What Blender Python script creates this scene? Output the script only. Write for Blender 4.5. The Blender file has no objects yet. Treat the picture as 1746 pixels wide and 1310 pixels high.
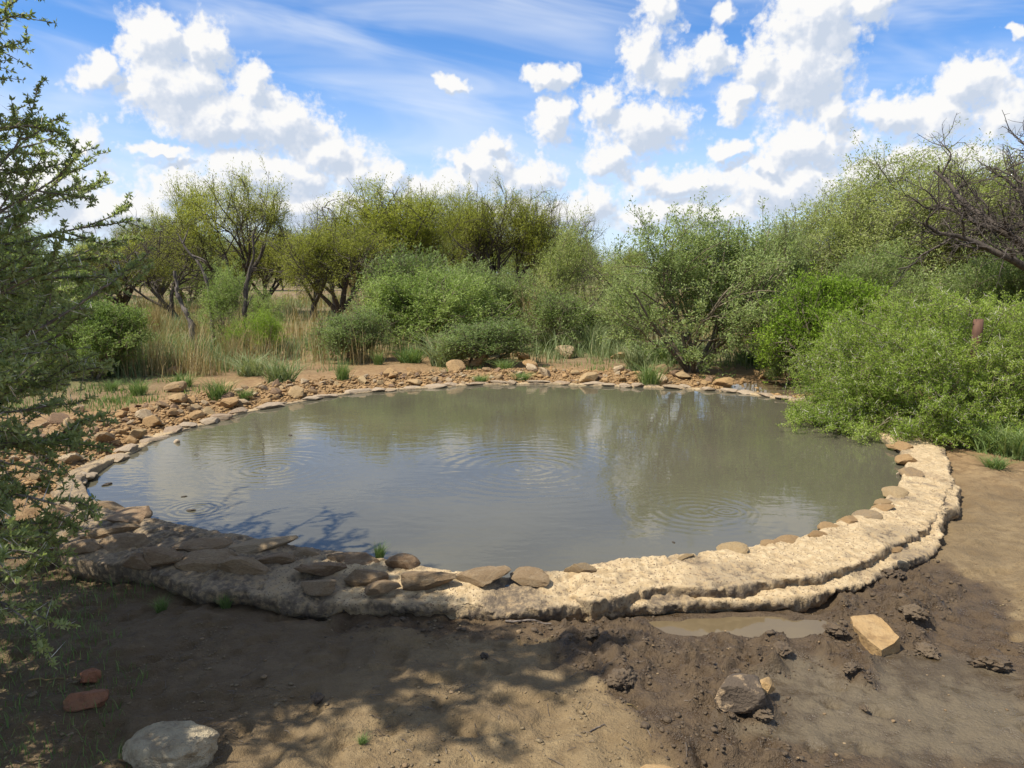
import bpy, bmesh, math, random, time
import numpy as np
T0 = time.time()
scene = bpy.context.scene
COL = scene.collection
R = math.radians

# ------------------------------------------------------------------ camera
F_PX, PW, PH = 1312.0, 1746.0, 1310.0
CAM_Z, PITCH = 1.70, R(8.24)
cam_d = bpy.data.cameras.new('camera'); cam = bpy.data.objects.new('camera', cam_d); COL.objects.link(cam)
cam.location = (0, 0, CAM_Z); cam.rotation_euler = (math.pi/2 - PITCH, 0, 0)
cam_d.sensor_fit = 'HORIZONTAL'; cam_d.sensor_width = 36.0; cam_d.lens = 36.0*F_PX/PW
cam_d.clip_start = 0.05; cam_d.clip_end = 4000
scene.camera = cam
def ray(px, py):
    a = (px-PW/2)/F_PX; b = (PH/2-py)/F_PX
    return np.array([a, math.cos(PITCH)+b*math.sin(PITCH), -math.sin(PITCH)+b*math.cos(PITCH)])
def at(px, py, z=0.0):                     # where a sight line meets the level z
    d = ray(px, py); t = (z-CAM_Z)/d[2]
    return np.array([d[0]*t, d[1]*t, z])
def at_y(px, py, y):                       # the point of a sight line at distance y
    d = ray(px, py); t = y/d[1]
    return np.array([d[0]*t, y, CAM_Z+d[2]*t])

# ------------------------------------------------------------------ light
SUN_EL, SUN_AZ_DIR = R(58), np.array([-0.92, -0.39])          # horizontal direction towards the sun
SUN_AZ_DIR = SUN_AZ_DIR/np.linalg.norm(SUN_AZ_DIR)
SUN_VEC = np.array([SUN_AZ_DIR[0]*math.cos(SUN_EL), SUN_AZ_DIR[1]*math.cos(SUN_EL), math.sin(SUN_EL)])
sun_d = bpy.data.lights.new('sun', 'SUN'); sun = bpy.data.objects.new('sun', sun_d); COL.objects.link(sun)
sun_d.energy = 5.0; sun_d.angle = R(0.53); sun_d.color = (1.0, 0.955, 0.87)
from mathutils import Vector
sun.rotation_euler = Vector(SUN_VEC.tolist()).to_track_quat('Z', 'Y').to_euler()
sun.location = (-20, -5, 30)
scene.view_settings.view_transform = 'Standard'; scene.view_settings.look = 'None'
scene.view_settings.exposure = 0.50; scene.view_settings.gamma = 1.0
scene.view_settings.use_curve_mapping = False
cy = scene.cycles
cy.max_bounces = 6; cy.diffuse_bounces = 3; cy.glossy_bounces = 3; cy.transmission_bounces = 4
cy.transparent_max_bounces = 4; cy.caustics_reflective = False; cy.caustics_refractive = False
cy.sample_clamp_indirect = 6.0

# ------------------------------------------------------------------ node helper
class NT:
    def __init__(s, tree): s.t = tree; s.n = tree.nodes; s.l = tree.links
    def node(s, kind, **kw):
        n = s.n.new(kind)
        for k, v in kw.items(): setattr(n, k, v)
        return n
    def put(s, sock, v):
        if isinstance(v, bpy.types.NodeSocket): s.l.new(v, sock)
        elif v is not None: sock.default_value = v
    def math(s, op, a, b=None, c=None, clamp=False):
        n = s.node('ShaderNodeMath', operation=op, use_clamp=clamp)
        for i, v in enumerate((a, b, c)):
            if v is not None: s.put(n.inputs[i], v)
        return n.outputs[0]
    def vec(s, op, a, b=None, c=None):
        n = s.node('ShaderNodeVectorMath', operation=op)
        for i, v in enumerate((a, b, c)):
            if v is not None: s.put(n.inputs[i], v)
        return n.outputs['Value'] if op in ('LENGTH', 'DOT_PRODUCT', 'DISTANCE') else n.outputs['Vector']
    def noise(s, vec, scale, detail=4, rough=0.55, dist=0.0, lac=2.0, norm=True, dim='3D'):
        n = s.node('ShaderNodeTexNoise'); n.normalize = norm; n.noise_dimensions = dim
        s.put(n.inputs['Vector'], vec); s.put(n.inputs['Scale'], scale); n.inputs['Detail'].default_value = detail
        n.inputs['Roughness'].default_value = rough; n.inputs['Distortion'].default_value = dist
        n.inputs['Lacunarity'].default_value = lac
        return n.outputs['Fac']
    def voro(s, vec, scale, feature='F1', smooth=None, rnd=1.0, dim='3D'):
        n = s.node('ShaderNodeTexVoronoi', feature=feature, voronoi_dimensions=dim)
        s.put(n.inputs['Vector'], vec); n.inputs['Scale'].default_value = scale
        n.inputs['Randomness'].default_value = rnd
        if smooth is not None: n.inputs['Smoothness'].default_value = smooth
        return n.outputs['Distance']
    def ramp(s, fac, stops, interp='LINEAR'):
        n = s.node('ShaderNodeValToRGB'); s.put(n.inputs[0], fac); cr = n.color_ramp; cr.interpolation = interp
        while len(cr.elements) < len(stops): cr.elements.new(0.5)
        for e, (p, c) in zip(cr.elements, stops):
            e.position = p; e.color = (c, c, c, 1) if isinstance(c, (int, float)) else (*c, 1)
        return n.outputs[0]
    def mix(s, fac, a, b, blend='MIX'):
        n = s.node('ShaderNodeMix', data_type='RGBA', blend_type=blend)
        s.put(n.inputs[0], fac)
        for i, v in ((6, a), (7, b)):
            if isinstance(v, tuple): v = (*v, 1) if len(v) == 3 else v
            s.put(n.inputs[i], v)
        return n.outputs[2]
    def smooth(s, x, lo, hi, a=0.0, b=1.0):
        n = s.node('ShaderNodeMapRange', interpolation_type='SMOOTHSTEP')
        for i, v in enumerate((x, lo, hi, a, b)): s.put(n.inputs[i], v)
        return n.outputs[0]
    def attr(s, name):
        n = s.node('ShaderNodeAttribute'); n.attribute_name = name
        return n.outputs['Fac']

# ------------------------------------------------------------------ sky: Nishita blue with cumulus and streaks of cirrus
def pd(px, py):
    d = ray(px, py); d = d/np.linalg.norm(d)
    return math.degrees(math.atan2(d[0], d[1])), math.degrees(math.asin(d[2]))
CLOUDS = [  # centre and half sizes, measured on the photograph, turned into compass bearing and elevation below
 (265,72,58,52),(348,82,44,48),(300,150,92,66),(436,150,40,42),(380,205,120,58),(480,215,80,50),(556,262,66,40),(165,120,42,36),
 (142,240,40,38),(320,325,92,44),(430,300,100,46),(610,290,56,42),(662,308,30,30),(505,300,64,36),(60,320,110,60),(200,365,130,50),
 (840,238,27,24),(826,290,64,46),(908,302,52,36),(782,274,22,24),(940,206,38,42),(945,132,44,20),(773,150,34,17),
 (1100,95,44,48),(1212,98,42,36),(1135,120,50,36),(1030,178,38,34),(1100,215,84,46),(1046,272,48,36),(1128,12,38,34),
 (1392,30,84,64),(1290,115,50,46),(1262,170,38,34),(1372,120,80,92),(1236,28,28,20),(1480,10,50,30),
 (1652,148,66,48),(1600,200,96,46),(1520,196,48,32),(1432,196,44,40),(1372,252,88,44),(1312,282,38,26),(1712,190,60,56),(1730,52,16,18),
 (1012,348,44,36),(1160,312,112,26),(1330,322,150,40),(1240,262,40,24),(740,330,80,34),(900,370,180,36),(1560,300,160,60),(270,262,46,14),(1180,365,150,34),(500,352,160,40),
]
world = bpy.data.worlds.new('World'); scene.world = world; world.use_nodes = True
def build_world():
    W = NT(world.node_tree); W.n.clear()
    out = W.node('ShaderNodeOutputWorld')
    sky = W.node('ShaderNodeTexSky', sky_type='NISHITA', sun_disc=False)
    sky.sun_elevation = SUN_EL; sky.sun_rotation = math.atan2(SUN_AZ_DIR[0], SUN_AZ_DIR[1])
    sky.altitude = 1200; sky.air_density = 1.0; sky.dust_density = 0.25; sky.ozone_density = 2.2
    def group(name, body):
        g = bpy.data.node_groups.new(name, 'ShaderNodeTree'); G = NT(g)
        g.interface.new_socket('P', in_out='INPUT', socket_type='NodeSocketVector')
        g.interface.new_socket('Field', in_out='OUTPUT', socket_type='NodeSocketFloat')
        g.interface.new_socket('Billow', in_out='OUTPUT', socket_type='NodeSocketFloat')
        gi = G.node('NodeGroupInput'); go = G.node('NodeGroupOutput'); P = gi.outputs['P']
        w1 = G.node('ShaderNodeTexNoise', noise_dimensions='2D'); G.put(w1.inputs['Vector'], P); w1.inputs['Scale'].default_value = 0.42
        w1.inputs['Detail'].default_value = 3; w1.inputs['Roughness'].default_value = 0.6
        Q = G.vec('ADD', P, G.vec('MULTIPLY', G.vec('SUBTRACT', w1.outputs['Color'], (0.5, 0.5, 0.5)), (3.2, 2.6, 0)))
        f = body(G, P, Q)
        b1 = G.voro(Q, 0.70, dim='2D'); b2 = G.voro(Q, 1.7, dim='2D'); fb = G.noise(P, 2.2, 5, 0.62, dim='2D')
        bil = G.math('MULTIPLY_ADD', G.math('SUBTRACT', 0.45, b1), 0.62, G.math('MULTIPLY', G.math('SUBTRACT', 0.45, b2), 0.26))
        bil = G.math('MULTIPLY_ADD', G.math('SUBTRACT', fb, 0.5), 0.95, bil)
        G.l.new(f, go.inputs[0]); G.l.new(bil, go.inputs[1]); return g
    def placed(G, P, Q):
        m = None
        for (cx, cy_, rx, ry) in CLOUDS:
            az, el = pd(cx, cy_); k = math.degrees(1/F_PX)*math.cos(R(az)); sx, sy = 1/(rx*k*1.06), 1/(ry*k*1.06)
            ln = G.vec('LENGTH', G.vec('MULTIPLY_ADD', Q, (sx, sy, 0), (-az*sx, -el*sy, 0)))
            m = ln if m is None else G.math('SMOOTH_MIN', m, ln, 0.16)
        return G.math('MAXIMUM', G.math('MULTIPLY', G.math('SUBTRACT', 1.0, m), 1.5), -1.3)
    def anywhere(G, P, Q):
        low = G.noise(P, 0.075, 3, 0.5, dim='2D'); return G.math('MULTIPLY', G.math('SUBTRACT', low, 0.54), 6.0)
    tc = W.node('ShaderNodeTexCoord'); D = tc.outputs['Generated']
    s3 = W.node('ShaderNodeSeparateXYZ'); W.put(s3.inputs[0], D)
    az = W.math('DEGREES', W.math('ARCTAN2', s3.outputs[0], s3.outputs[1]))
    el = W.math('DEGREES', W.math('ARCSINE', s3.outputs[2]))
    cb = W.node('ShaderNodeCombineXYZ'); W.put(cb.inputs[0], az); W.put(cb.inputs[1], el); P0 = cb.outputs[0]
    rot = W.node('ShaderNodeVectorRotate', rotation_type='Z_AXIS'); W.put(rot.inputs['Vector'], P0); rot.inputs['Angle'].default_value = R(9)
    c1 = W.noise(W.vec('MULTIPLY', rot.outputs[0], (0.050, 0.26, 1)), 1.0, 4, 0.55, 0.5, dim='2D')
    cir = W.math('MULTIPLY', W.smooth(c1, 0.36, 0.84), 0.58)
    hz = W.smooth(el, 16.0, 1.0)                      # pale air above the horizon
    blue = W.mix(1.0, sky.outputs[0], SKY_TINT, 'MULTIPLY')
    base = W.mix(cir, blue, (9.0, 9.5, 10.2))
    base = W.mix(W.math('MULTIPLY', hz, 0.80), base, (7.9, 8.9, 10.3))
    def sky_of(g):
        def dens(off):
            n = W.node('ShaderNodeGroup'); n.node_tree = g; W.put(n.inputs[0], W.vec('ADD', P0, off) if off else P0); return n.outputs[0], n.outputs[1]
        f0, b0 = dens(None); f1, b1 = dens((-0.55, 0.75, 0))
        d0 = W.math('MULTIPLY_ADD', b0, 0.95, f0)
        alpha = W.smooth(d0, -0.20, 0.66)
        shade = W.math('MULTIPLY', W.math('SUBTRACT', b1, b0), 0.55)
        shade = W.math('ADD', shade, W.math('MULTIPLY', W.math('SUBTRACT', f1, f0), 1.25))
        shade = W.math('ADD', shade, W.smooth(W.math('ADD', f1, W.math('MULTIPLY', b0, 0.35)), -0.05, 1.15, 0.03, 0.62))
        ccol = W.ramp(shade, [(0.0, (1.0, 0.995, 0.985)), (0.20, (0.93, 0.945, 0.975)), (0.50, (0.76, 0.81, 0.90)), (1.0, (0.62, 0.70, 0.83))])
        sc = W.node('ShaderNodeVectorMath', operation='SCALE'); W.put(sc.inputs[0], ccol); sc.inputs['Scale'].default_value = 9.75
        col = W.mix(alpha, base, sc.outputs[0])
        bg = W.node('ShaderNodeBackground'); W.put(bg.inputs['Color'], col); bg.inputs['Strength'].default_value = 0.071
        return bg.outputs[0]
    # the clouds of the photograph where it shows the sky, the same kind of cumulus all the way round beyond it
    outside = W.math('MAXIMUM', W.smooth(W.math('ABSOLUTE', az), 35, 40), W.math('MAXIMUM', W.smooth(el, 21, 26), W.smooth(el, 2.0, 0.0)))
    mx = W.node('ShaderNodeMixShader'); W.put(mx.inputs[0], outside)
    W.l.new(sky_of(group('clouds_ahead', placed)), mx.inputs[1]); W.l.new(sky_of(group('clouds_around', anywhere)), mx.inputs[2])
    W.l.new(mx.outputs[0], out.inputs[0]); world.cycles.sampling_method = 'NONE'
SKY_TINT = (0.90, 1.39, 1.88)
build_world()

# ------------------------------------------------------------------ numpy helpers
def _h(ix, iy, iz, seed):
    n = (ix.astype(np.int64)*73856093) ^ (iy.astype(np.int64)*19349663) ^ (iz.astype(np.int64)*83492791) ^ np.int64(seed*2654435 + 1013)
    n = (n ^ (n >> 13))*np.int64(1274126177) & np.int64(0x7fffffff); n = (n ^ (n >> 16)) & np.int64(0xffff)
    return n.astype(np.float64)/65535.0
def vnoise(p, seed=0):
    p = np.asarray(p, float); i = np.floor(p).astype(np.int64); f = p-i; u = f*f*f*(f*(f*6-15)+10); r = 0
    for dx in (0, 1):
        wx = u[:, 0] if dx else 1-u[:, 0]
        for dy in (0, 1):
            wy = u[:, 1] if dy else 1-u[:, 1]
            for dz in (0, 1):
                wz = u[:, 2] if dz else 1-u[:, 2]
                r = r + wx*wy*wz*_h(i[:, 0]+dx, i[:, 1]+dy, i[:, 2]+dz, seed)
    return r*2-1
def fbm(p, octaves=4, seed=0, gain=0.5, lac=2.03):
    p = np.asarray(p, float); a, s, t = 1.0, 0.0, 0.0
    for o in range(octaves):
        s = s + a*vnoise(p*lac**o + o*17.3, seed+o*7); t += a; a *= gain
    return s/t
def p2(x, y, k=1.0, z=0.0): return np.stack([np.asarray(x)*k, np.asarray(y)*k, np.full(np.shape(x), z)], -1)
def sstep(x, a, b):
    t = np.clip((np.asarray(x, float)-a)/(b-a), 0, 1); return t*t*(3-2*t)
def unit(v): return v/np.maximum(np.linalg.norm(v, axis=-1, keepdims=True), 1e-9)

def make_mesh(name, verts, faces, mat=None, smooth=False, attrs=None):
    """faces: array (n,k) or list of such arrays"""
    if not isinstance(faces, (list, tuple)): faces = [faces]
    faces = [np.asarray(f, np.int32) for f in faces if len(f)]
    me = bpy.data.meshes.new(name)
    v = np.asarray(verts, np.float32)
    me.vertices.add(len(v)); me.vertices.foreach_set('co', v.ravel())
    lv = np.concatenate([f.ravel() for f in faces]); tot = np.concatenate([np.full(len(f), f.shape[1], np.int32) for f in faces])
    st = np.concatenate([[0], np.cumsum(tot)[:-1]]).astype(np.int32)
    me.loops.add(len(lv)); me.loops.foreach_set('vertex_index', lv)
    me.polygons.add(len(tot)); me.polygons.foreach_set('loop_start', st)
    if smooth: me.polygons.foreach_set('use_smooth', np.ones(len(tot), bool))
    me.update(calc_edges=True)
    for k, a in (attrs or {}).items():
        at_ = me.attributes.new(k, 'FLOAT', 'POINT'); at_.data.foreach_set('value', np.asarray(a, np.float32))
    if mat: me.materials.append(mat)
    return me
def obj(name, me, parent=None, loc=None, label=None, cat=None, group=None, kind=None):
    o = bpy.data.objects.new(name, me); COL.objects.link(o)
    if parent: o.parent = parent
    if loc is not None: o.location = [float(c) for c in loc]
    tag(o, label, cat, group, kind); return o
def tag(o, label=None, cat=None, group=None, kind=None):
    for k, v in (('label', label), ('category', cat), ('group', group), ('kind', kind)):
        if v: o[k] = v
    return o
class Bag:
    """collects vertices, faces of 3 and 4 corners and one float attribute"""
    def __init__(s): s.v = []; s.t = []; s.q = []; s.a = []; s.n = 0
    def add(s, v, f, a=0.0):
        v = np.asarray(v, float).reshape(-1, 3); f = np.asarray(f)
        (s.t if f.shape[1] == 3 else s.q).append(f+s.n); s.v.append(v)
        s.a.append(np.broadcast_to(np.asarray(a, float), (len(v),)).copy()); s.n += len(v)
    def mesh(s, name, mat, smooth=False, xf=None):
        v = np.concatenate(s.v)
        if xf is not None: v = xf(v)
        fs = [np.concatenate(x) for x in (s.t, s.q) if x]
        return make_mesh(name, v, fs, mat, smooth, {'tint': np.concatenate(s.a)})

# ------------------------------------------------------------------ materials
def material(name):
    m = bpy.data.materials.new(name); m.use_nodes = True; N = NT(m.node_tree); N.n.clear()
    out = N.node('ShaderNodeOutputMaterial'); b = N.node('ShaderNodeBsdfPrincipled'); N.l.new(b.outputs[0], out.inputs[0])
    return m, N, b, out
def leaf_mat(name, stops, trans=0.35, rough=0.55):
    m, N, b, out = material(name)
    t = N.attr('tint'); oi = N.node('ShaderNodeObjectInfo')
    t2 = N.math('ADD', t, N.math('MULTIPLY', N.math('SUBTRACT', oi.outputs['Random'], 0.5), 0.22), clamp=True)
    c = N.ramp(t2, stops)
    N.put(b.inputs['Base Color'], c); b.inputs['Roughness'].default_value = rough
    b.inputs['Specular IOR Level'].default_value = 0.12
    tr = N.node('ShaderNodeBsdfTranslucent'); N.put(tr.inputs[0], N.mix(1.0, c, (1.15, 1.25, 0.7), 'MULTIPLY'))
    mx = N.node('ShaderNodeMixShader'); mx.inputs[0].default_value = trans
    N.l.new(b.outputs[0], mx.inputs[1]); N.l.new(tr.outputs[0], mx.inputs[2]); N.l.new(mx.outputs[0], out.inputs[0])
    return m
def bark_mat(name, c0, c1):
    m, N, b, out = material(name); tc = N.node('ShaderNodeTexCoord'); P = tc.outputs['Object']
    n = N.noise(N.vec('MULTIPLY', P, (1, 1, 0.25)), 30, 5, 0.6)
    N.put(b.inputs['Base Color'], N.mix(N.smooth(n, 0.3, 0.7), c0, c1)); b.inputs['Roughness'].default_value = 0.9
    bp = N.node('ShaderNodeBump'); bp.inputs['Strength'].default_value = 0.6; bp.inputs['Distance'].default_value = 0.01
    N.put(bp.inputs['Height'], n); N.l.new(bp.outputs[0], b.inputs['Normal']); return m
M = {}
M['leaf_grey'] = leaf_mat('acacia leaf', [(0, (0.135, 0.184, 0.059)), (0.5, (0.245, 0.299, 0.103)), (1, (0.390, 0.436, 0.180))], 0.4)
M['leaf_yellow'] = leaf_mat('willow leaf', [(0, (0.158, 0.171, 0.027)), (0.5, (0.315, 0.325, 0.059)), (1, (0.452, 0.446, 0.116))], 0.4)
M['leaf_pale'] = leaf_mat('pale acacia leaf', [(0, (0.180, 0.210, 0.060)), (0.5, (0.320, 0.352, 0.110)), (1, (0.450, 0.462, 0.200))], 0.4)
M['leaf_bright'] = leaf_mat('bright leaf', [(0, (0.116, 0.190, 0.018)), (0.5, (0.209, 0.305, 0.030)), (1, (0.352, 0.448, 0.070))])
M['leaf_mid'] = leaf_mat('mid green leaf', [(0, (0.120, 0.175, 0.040)), (0.5, (0.213, 0.281, 0.070)), (1, (0.348, 0.408, 0.125))])
M['leaf_near'] = leaf_mat('thorn tree leaf', [(0, (0.16, 0.205, 0.075)), (0.5, (0.30, 0.34, 0.14)), (1, (0.45, 0.47, 0.245))], 0.48)
M['leaf_thorn'] = leaf_mat('thorn bush leaf', [(0, (0.140, 0.205, 0.029)), (0.5, (0.265, 0.347, 0.056)), (1, (0.409, 0.478, 0.117))], 0.4)
M['grass_dry'] = leaf_mat('dry grass', [(0, (0.24, 0.17, 0.075)), (0.5, (0.37, 0.275, 0.13)), (1, (0.50, 0.41, 0.23))], 0.25, 0.7)
M['grass_grey'] = leaf_mat('grey green grass', [(0, (0.13, 0.18, 0.065)), (0.5, (0.22, 0.26, 0.12)), (1, (0.38, 0.36, 0.19))], 0.25, 0.7)
M['grass_green'] = leaf_mat('green grass', [(0, (0.085, 0.145, 0.038)), (0.5, (0.155, 0.22, 0.068)), (1, (0.29, 0.325, 0.13))], 0.3, 0.6)
M['bark_dark'] = bark_mat('dark bark', (0.035, 0.026, 0.019), (0.11, 0.085, 0.062))
M['bark_grey'] = bark_mat('grey bark', (0.10, 0.08, 0.06), (0.24, 0.20, 0.155))
M['bark_twig'] = bark_mat('twig bark', (0.10, 0.075, 0.045), (0.22, 0.175, 0.11))
M['wood_dead'] = bark_mat('dead wood', (0.05, 0.038, 0.03), (0.20, 0.16, 0.125))
m, N, b, out = material('white thorn'); b.inputs['Base Color'].default_value = (0.68, 0.62, 0.50, 1); b.inputs['Roughness'].default_value = 0.45; M['thorn'] = m

def ground_mat():
    m, N, b, out = material('bare soil and mud')
    tc = N.node('ShaderNodeTexCoord'); P = tc.outputs['Object']
    wet, far, green = N.attr('wet'), N.attr('orange'), N.attr('green'); slick = N.attr('slick'); damp = N.attr('damp')
    n1 = N.noise(P, 1.7, 5, 0.6); n2 = N.noise(P, 11, 5, 0.65); n3 = N.noise(P, 70, 4, 0.6); n4 = N.noise(P, 260, 2, 0.5)
    dry = N.mix(N.smooth(n2, 0.35, 0.68), (0.168, 0.113, 0.053), (0.265, 0.187, 0.092))
    dry = N.mix(N.math('MULTIPLY', N.smooth(N.math('ADD', n1, N.math('MULTIPLY', N.math('SUBTRACT', n2, 0.5), 0.6)), 0.47, 0.62), 0.7), dry, (0.125, 0.083, 0.039))
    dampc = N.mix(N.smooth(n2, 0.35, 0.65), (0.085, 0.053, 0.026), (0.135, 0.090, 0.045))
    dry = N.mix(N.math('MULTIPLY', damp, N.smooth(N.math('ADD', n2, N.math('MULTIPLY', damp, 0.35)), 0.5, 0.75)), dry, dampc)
    orange = N.mix(N.smooth(n2, 0.35, 0.68), (0.215, 0.122, 0.050), (0.33, 0.21, 0.094))
    c = N.mix(far, dry, orange)
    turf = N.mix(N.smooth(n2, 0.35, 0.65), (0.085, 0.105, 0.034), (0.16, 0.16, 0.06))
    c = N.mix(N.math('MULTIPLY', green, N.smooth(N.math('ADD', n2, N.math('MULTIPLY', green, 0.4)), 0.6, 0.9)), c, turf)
    mud = N.mix(N.smooth(n2, 0.3, 0.7), (0.062, 0.038, 0.017), (0.106, 0.069, 0.034))
    clay = N.mix(N.smooth(N.math('ADD', n1, N.math('MULTIPLY', N.math('SUBTRACT', n2, 0.5), 0.7)), 0.38, 0.62), (0.072, 0.050, 0.026), (0.118, 0.089, 0.051))
    mud = N.mix(slick, mud, clay)
    c = N.mix(wet, c, mud)
    c = N.mix(N.math('MULTIPLY', N.smooth(n3, 0.52, 0.75), 0.3), c, N.mix(1.0, c, (1.5, 1.45, 1.35), 'MULTIPLY'))
    c = N.mix(N.math('MULTIPLY', N.smooth(n4, 0.45, 0.30), 0.4), c, N.mix(1.0, c, (0.6, 0.57, 0.53), 'MULTIPLY'))
    N.put(b.inputs['Base Color'], c)
    rw = N.math('ADD', 0.24, N.math('MULTIPLY', N.smooth(n2, 0.36, 0.58), 0.52))
    rr = N.math('SUBTRACT', 0.95, N.math('MULTIPLY', wet, N.math('SUBTRACT', 0.95, rw)))
    N.put(b.inputs['Roughness'], rr); b.inputs['Specular IOR Level'].default_value = 0.4
    h = N.math('ADD', N.math('MULTIPLY', n3, 0.016), N.math('MULTIPLY', n4, 0.005))
    h = N.math('ADD', h, N.math('MULTIPLY', n2, 0.018))
    h = N.math('MULTIPLY', h, N.math('SUBTRACT', 1.0, N.math('MULTIPLY', slick, 0.45)))
    bp = N.node('ShaderNodeBump'); bp.inputs['Strength'].default_value = 1.0; bp.inputs['Distance'].default_value = 1.0
    N.put(bp.inputs['Height'], h); N.l.new(bp.outputs[0], b.inputs['Normal']); return m
M['ground'] = ground_mat()

def cement_mat():
    m, N, b, out = material('crumbling cement'); tc = N.node('ShaderNodeTexCoord'); P = tc.outputs['Object']
    n1 = N.noise(P, 3, 5, 0.6); n2 = N.noise(P, 25, 5, 0.65); n3 = N.noise(P, 120, 4, 0.65); v = N.voro(P, 62); v2 = N.voro(P, 23)
    c = N.mix(N.smooth(n2, 0.3, 0.7), (0.41, 0.285, 0.142), (0.58, 0.435, 0.245))
    c = N.mix(N.math('MULTIPLY', N.smooth(n1, 0.5, 0.72), 0.45), c, (0.25, 0.165, 0.088))
    c = N.mix(N.math('MULTIPLY', N.smooth(v, 0.30, 0.18), N.smooth(n2, 0.40, 0.52)), c, (0.19, 0.115, 0.06))
    c = N.mix(N.math('MULTIPLY', N.smooth(v2, 0.2, 0.14), N.smooth(n1, 0.42, 0.52)), c, (0.24, 0.155, 0.085))
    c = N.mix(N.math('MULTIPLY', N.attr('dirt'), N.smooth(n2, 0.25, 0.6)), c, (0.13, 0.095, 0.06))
    N.put(b.inputs['Base Color'], c); b.inputs['Roughness'].default_value = 0.92
    h = N.math('ADD', N.math('MULTIPLY', n3, 0.010), N.math('MULTIPLY', n2, 0.010))
    h = N.math('SUBTRACT', h, N.math('MULTIPLY', N.smooth(v, 0.26, 0.12), 0.005))
    bp = N.node('ShaderNodeBump'); bp.inputs['Strength'].default_value = 1.0; bp.inputs['Distance'].default_value = 1.0
    N.put(bp.inputs['Height'], h); N.l.new(bp.outputs[0], b.inputs['Normal']); return m
M['cement'] = cement_mat()

def rock_mat(name, stops, mudc=None, dust=(0.42, 0.29, 0.16), bump=0.012):
    m, N, b, out = material(name); tc = N.node('ShaderNodeTexCoord'); P = tc.outputs['Object']; oi = N.node('ShaderNodeObjectInfo')
    rnd = oi.outputs['Random']
    n0 = N.node('ShaderNodeVectorMath', operation='SCALE'); n0.inputs[0].default_value = (13, 29, 7); N.put(n0.inputs['Scale'], rnd)
    Q = N.vec('ADD', P, n0.outputs[0])
    n1 = N.noise(Q, 5, 5, 0.6); n2 = N.noise(Q, 22, 5, 0.65); n3 = N.noise(Q, 90, 4, 0.6)
    c = N.ramp(rnd, stops)
    c = N.mix(N.math('MULTIPLY', N.smooth(n1, 0.42, 0.68), 0.6), c, dust)
    c = N.mix(N.math('MULTIPLY', N.smooth(n2, 0.52, 0.36), 0.55), c, N.mix(1.0, c, (0.55, 0.5, 0.46), 'MULTIPLY'))
    c = N.mix(N.math('MULTIPLY', N.smooth(n3, 0.55, 0.7), 0.35), c, N.mix(1.0, c, (1.35, 1.3, 1.2), 'MULTIPLY'))
    if mudc: c = N.mix(N.smooth(N.math('ADD', n1, N.math('MULTIPLY', N.math('SUBTRACT', n2, 0.5), 0.5)), 0.55, 0.63), mudc, c)
    N.put(b.inputs['Base Color'], c); b.inputs['Roughness'].default_value = 0.88
    h = N.math('ADD', N.math('MULTIPLY', n3, bump*0.5), N.math('MULTIPLY', n2, bump))
    bp = N.node('ShaderNodeBump'); bp.inputs['Strength'].default_value = 1.0; bp.inputs['Distance'].default_value = 1.0
    N.put(bp.inputs['Height'], h); N.l.new(bp.outputs[0], b.inputs['Normal']); return m
M['rock'] = rock_mat('ochre rock', [(0, (0.30, 0.168, 0.06)), (0.25, (0.36, 0.222, 0.092)), (0.5, (0.33, 0.19, 0.072)), (0.72, (0.38, 0.268, 0.13)), (0.86, (0.20, 0.12, 0.056)), (1, (0.37, 0.28, 0.155))], dust=(0.37, 0.24, 0.10))
M['rock_pale'] = rock_mat('pale tan rock', [(0, (0.40, 0.29, 0.165)), (0.5, (0.46, 0.35, 0.21)), (1, (0.36, 0.25, 0.135))], dust=(0.36, 0.245, 0.125))
M['rock_brown'] = rock_mat('brown rock', [(0, (0.19, 0.115, 0.06)), (0.5, (0.24, 0.15, 0.08)), (1, (0.16, 0.10, 0.058))], dust=(0.27, 0.165, 0.08))
M['rim_stone'] = rock_mat('rim stone', [(0, (0.18, 0.115, 0.055)), (0.4, (0.27, 0.178, 0.086)), (0.7, (0.21, 0.125, 0.058)), (1, (0.32, 0.23, 0.125))], dust=(0.33, 0.24, 0.135))
M['shore_stone'] = rock_mat('pale shore stone', [(0, (0.34, 0.245, 0.145)), (0.5, (0.41, 0.31, 0.20)), (1, (0.30, 0.20, 0.115))], dust=(0.40, 0.32, 0.215))
M['slab_rock'] = rock_mat('tan slab rock', [(0, (0.33, 0.205, 0.082)), (1, (0.33, 0.205, 0.082))], dust=(0.37, 0.255, 0.125), bump=0.012)
M['white_rock'] = rock_mat('whitish rock', [(0, (0.46, 0.375, 0.235)), (1, (0.46, 0.375, 0.235))], dust=(0.17, 0.115, 0.058), bump=0.035)
M['red_rock'] = rock_mat('red brown rock', [(0, (0.27, 0.105, 0.045)), (1, (0.27, 0.105, 0.045))], dust=(0.21, 0.11, 0.055), bump=0.02)
M['muddy_rock'] = rock_mat('muddy rock', [(0, (0.24, 0.165, 0.09)), (1, (0.24, 0.165, 0.09))], mudc=(0.085, 0.06, 0.037), bump=0.016)
M['mud_clod'] = rock_mat('mud clod', [(0, (0.088, 0.058, 0.031)), (1, (0.12, 0.083, 0.046))], dust=(0.13, 0.092, 0.053), bump=0.02)
M['dry_clod'] = rock_mat('dry crumb', [(0, (0.18, 0.125, 0.064)), (1, (0.22, 0.158, 0.082))], dust=(0.22, 0.16, 0.085), bump=0.015)
M['black_dung'] = rock_mat('dark dung', [(0, (0.045, 0.034, 0.023)), (1, (0.06, 0.045, 0.03))], dust=(0.085, 0.062, 0.04), bump=0.02)

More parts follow.
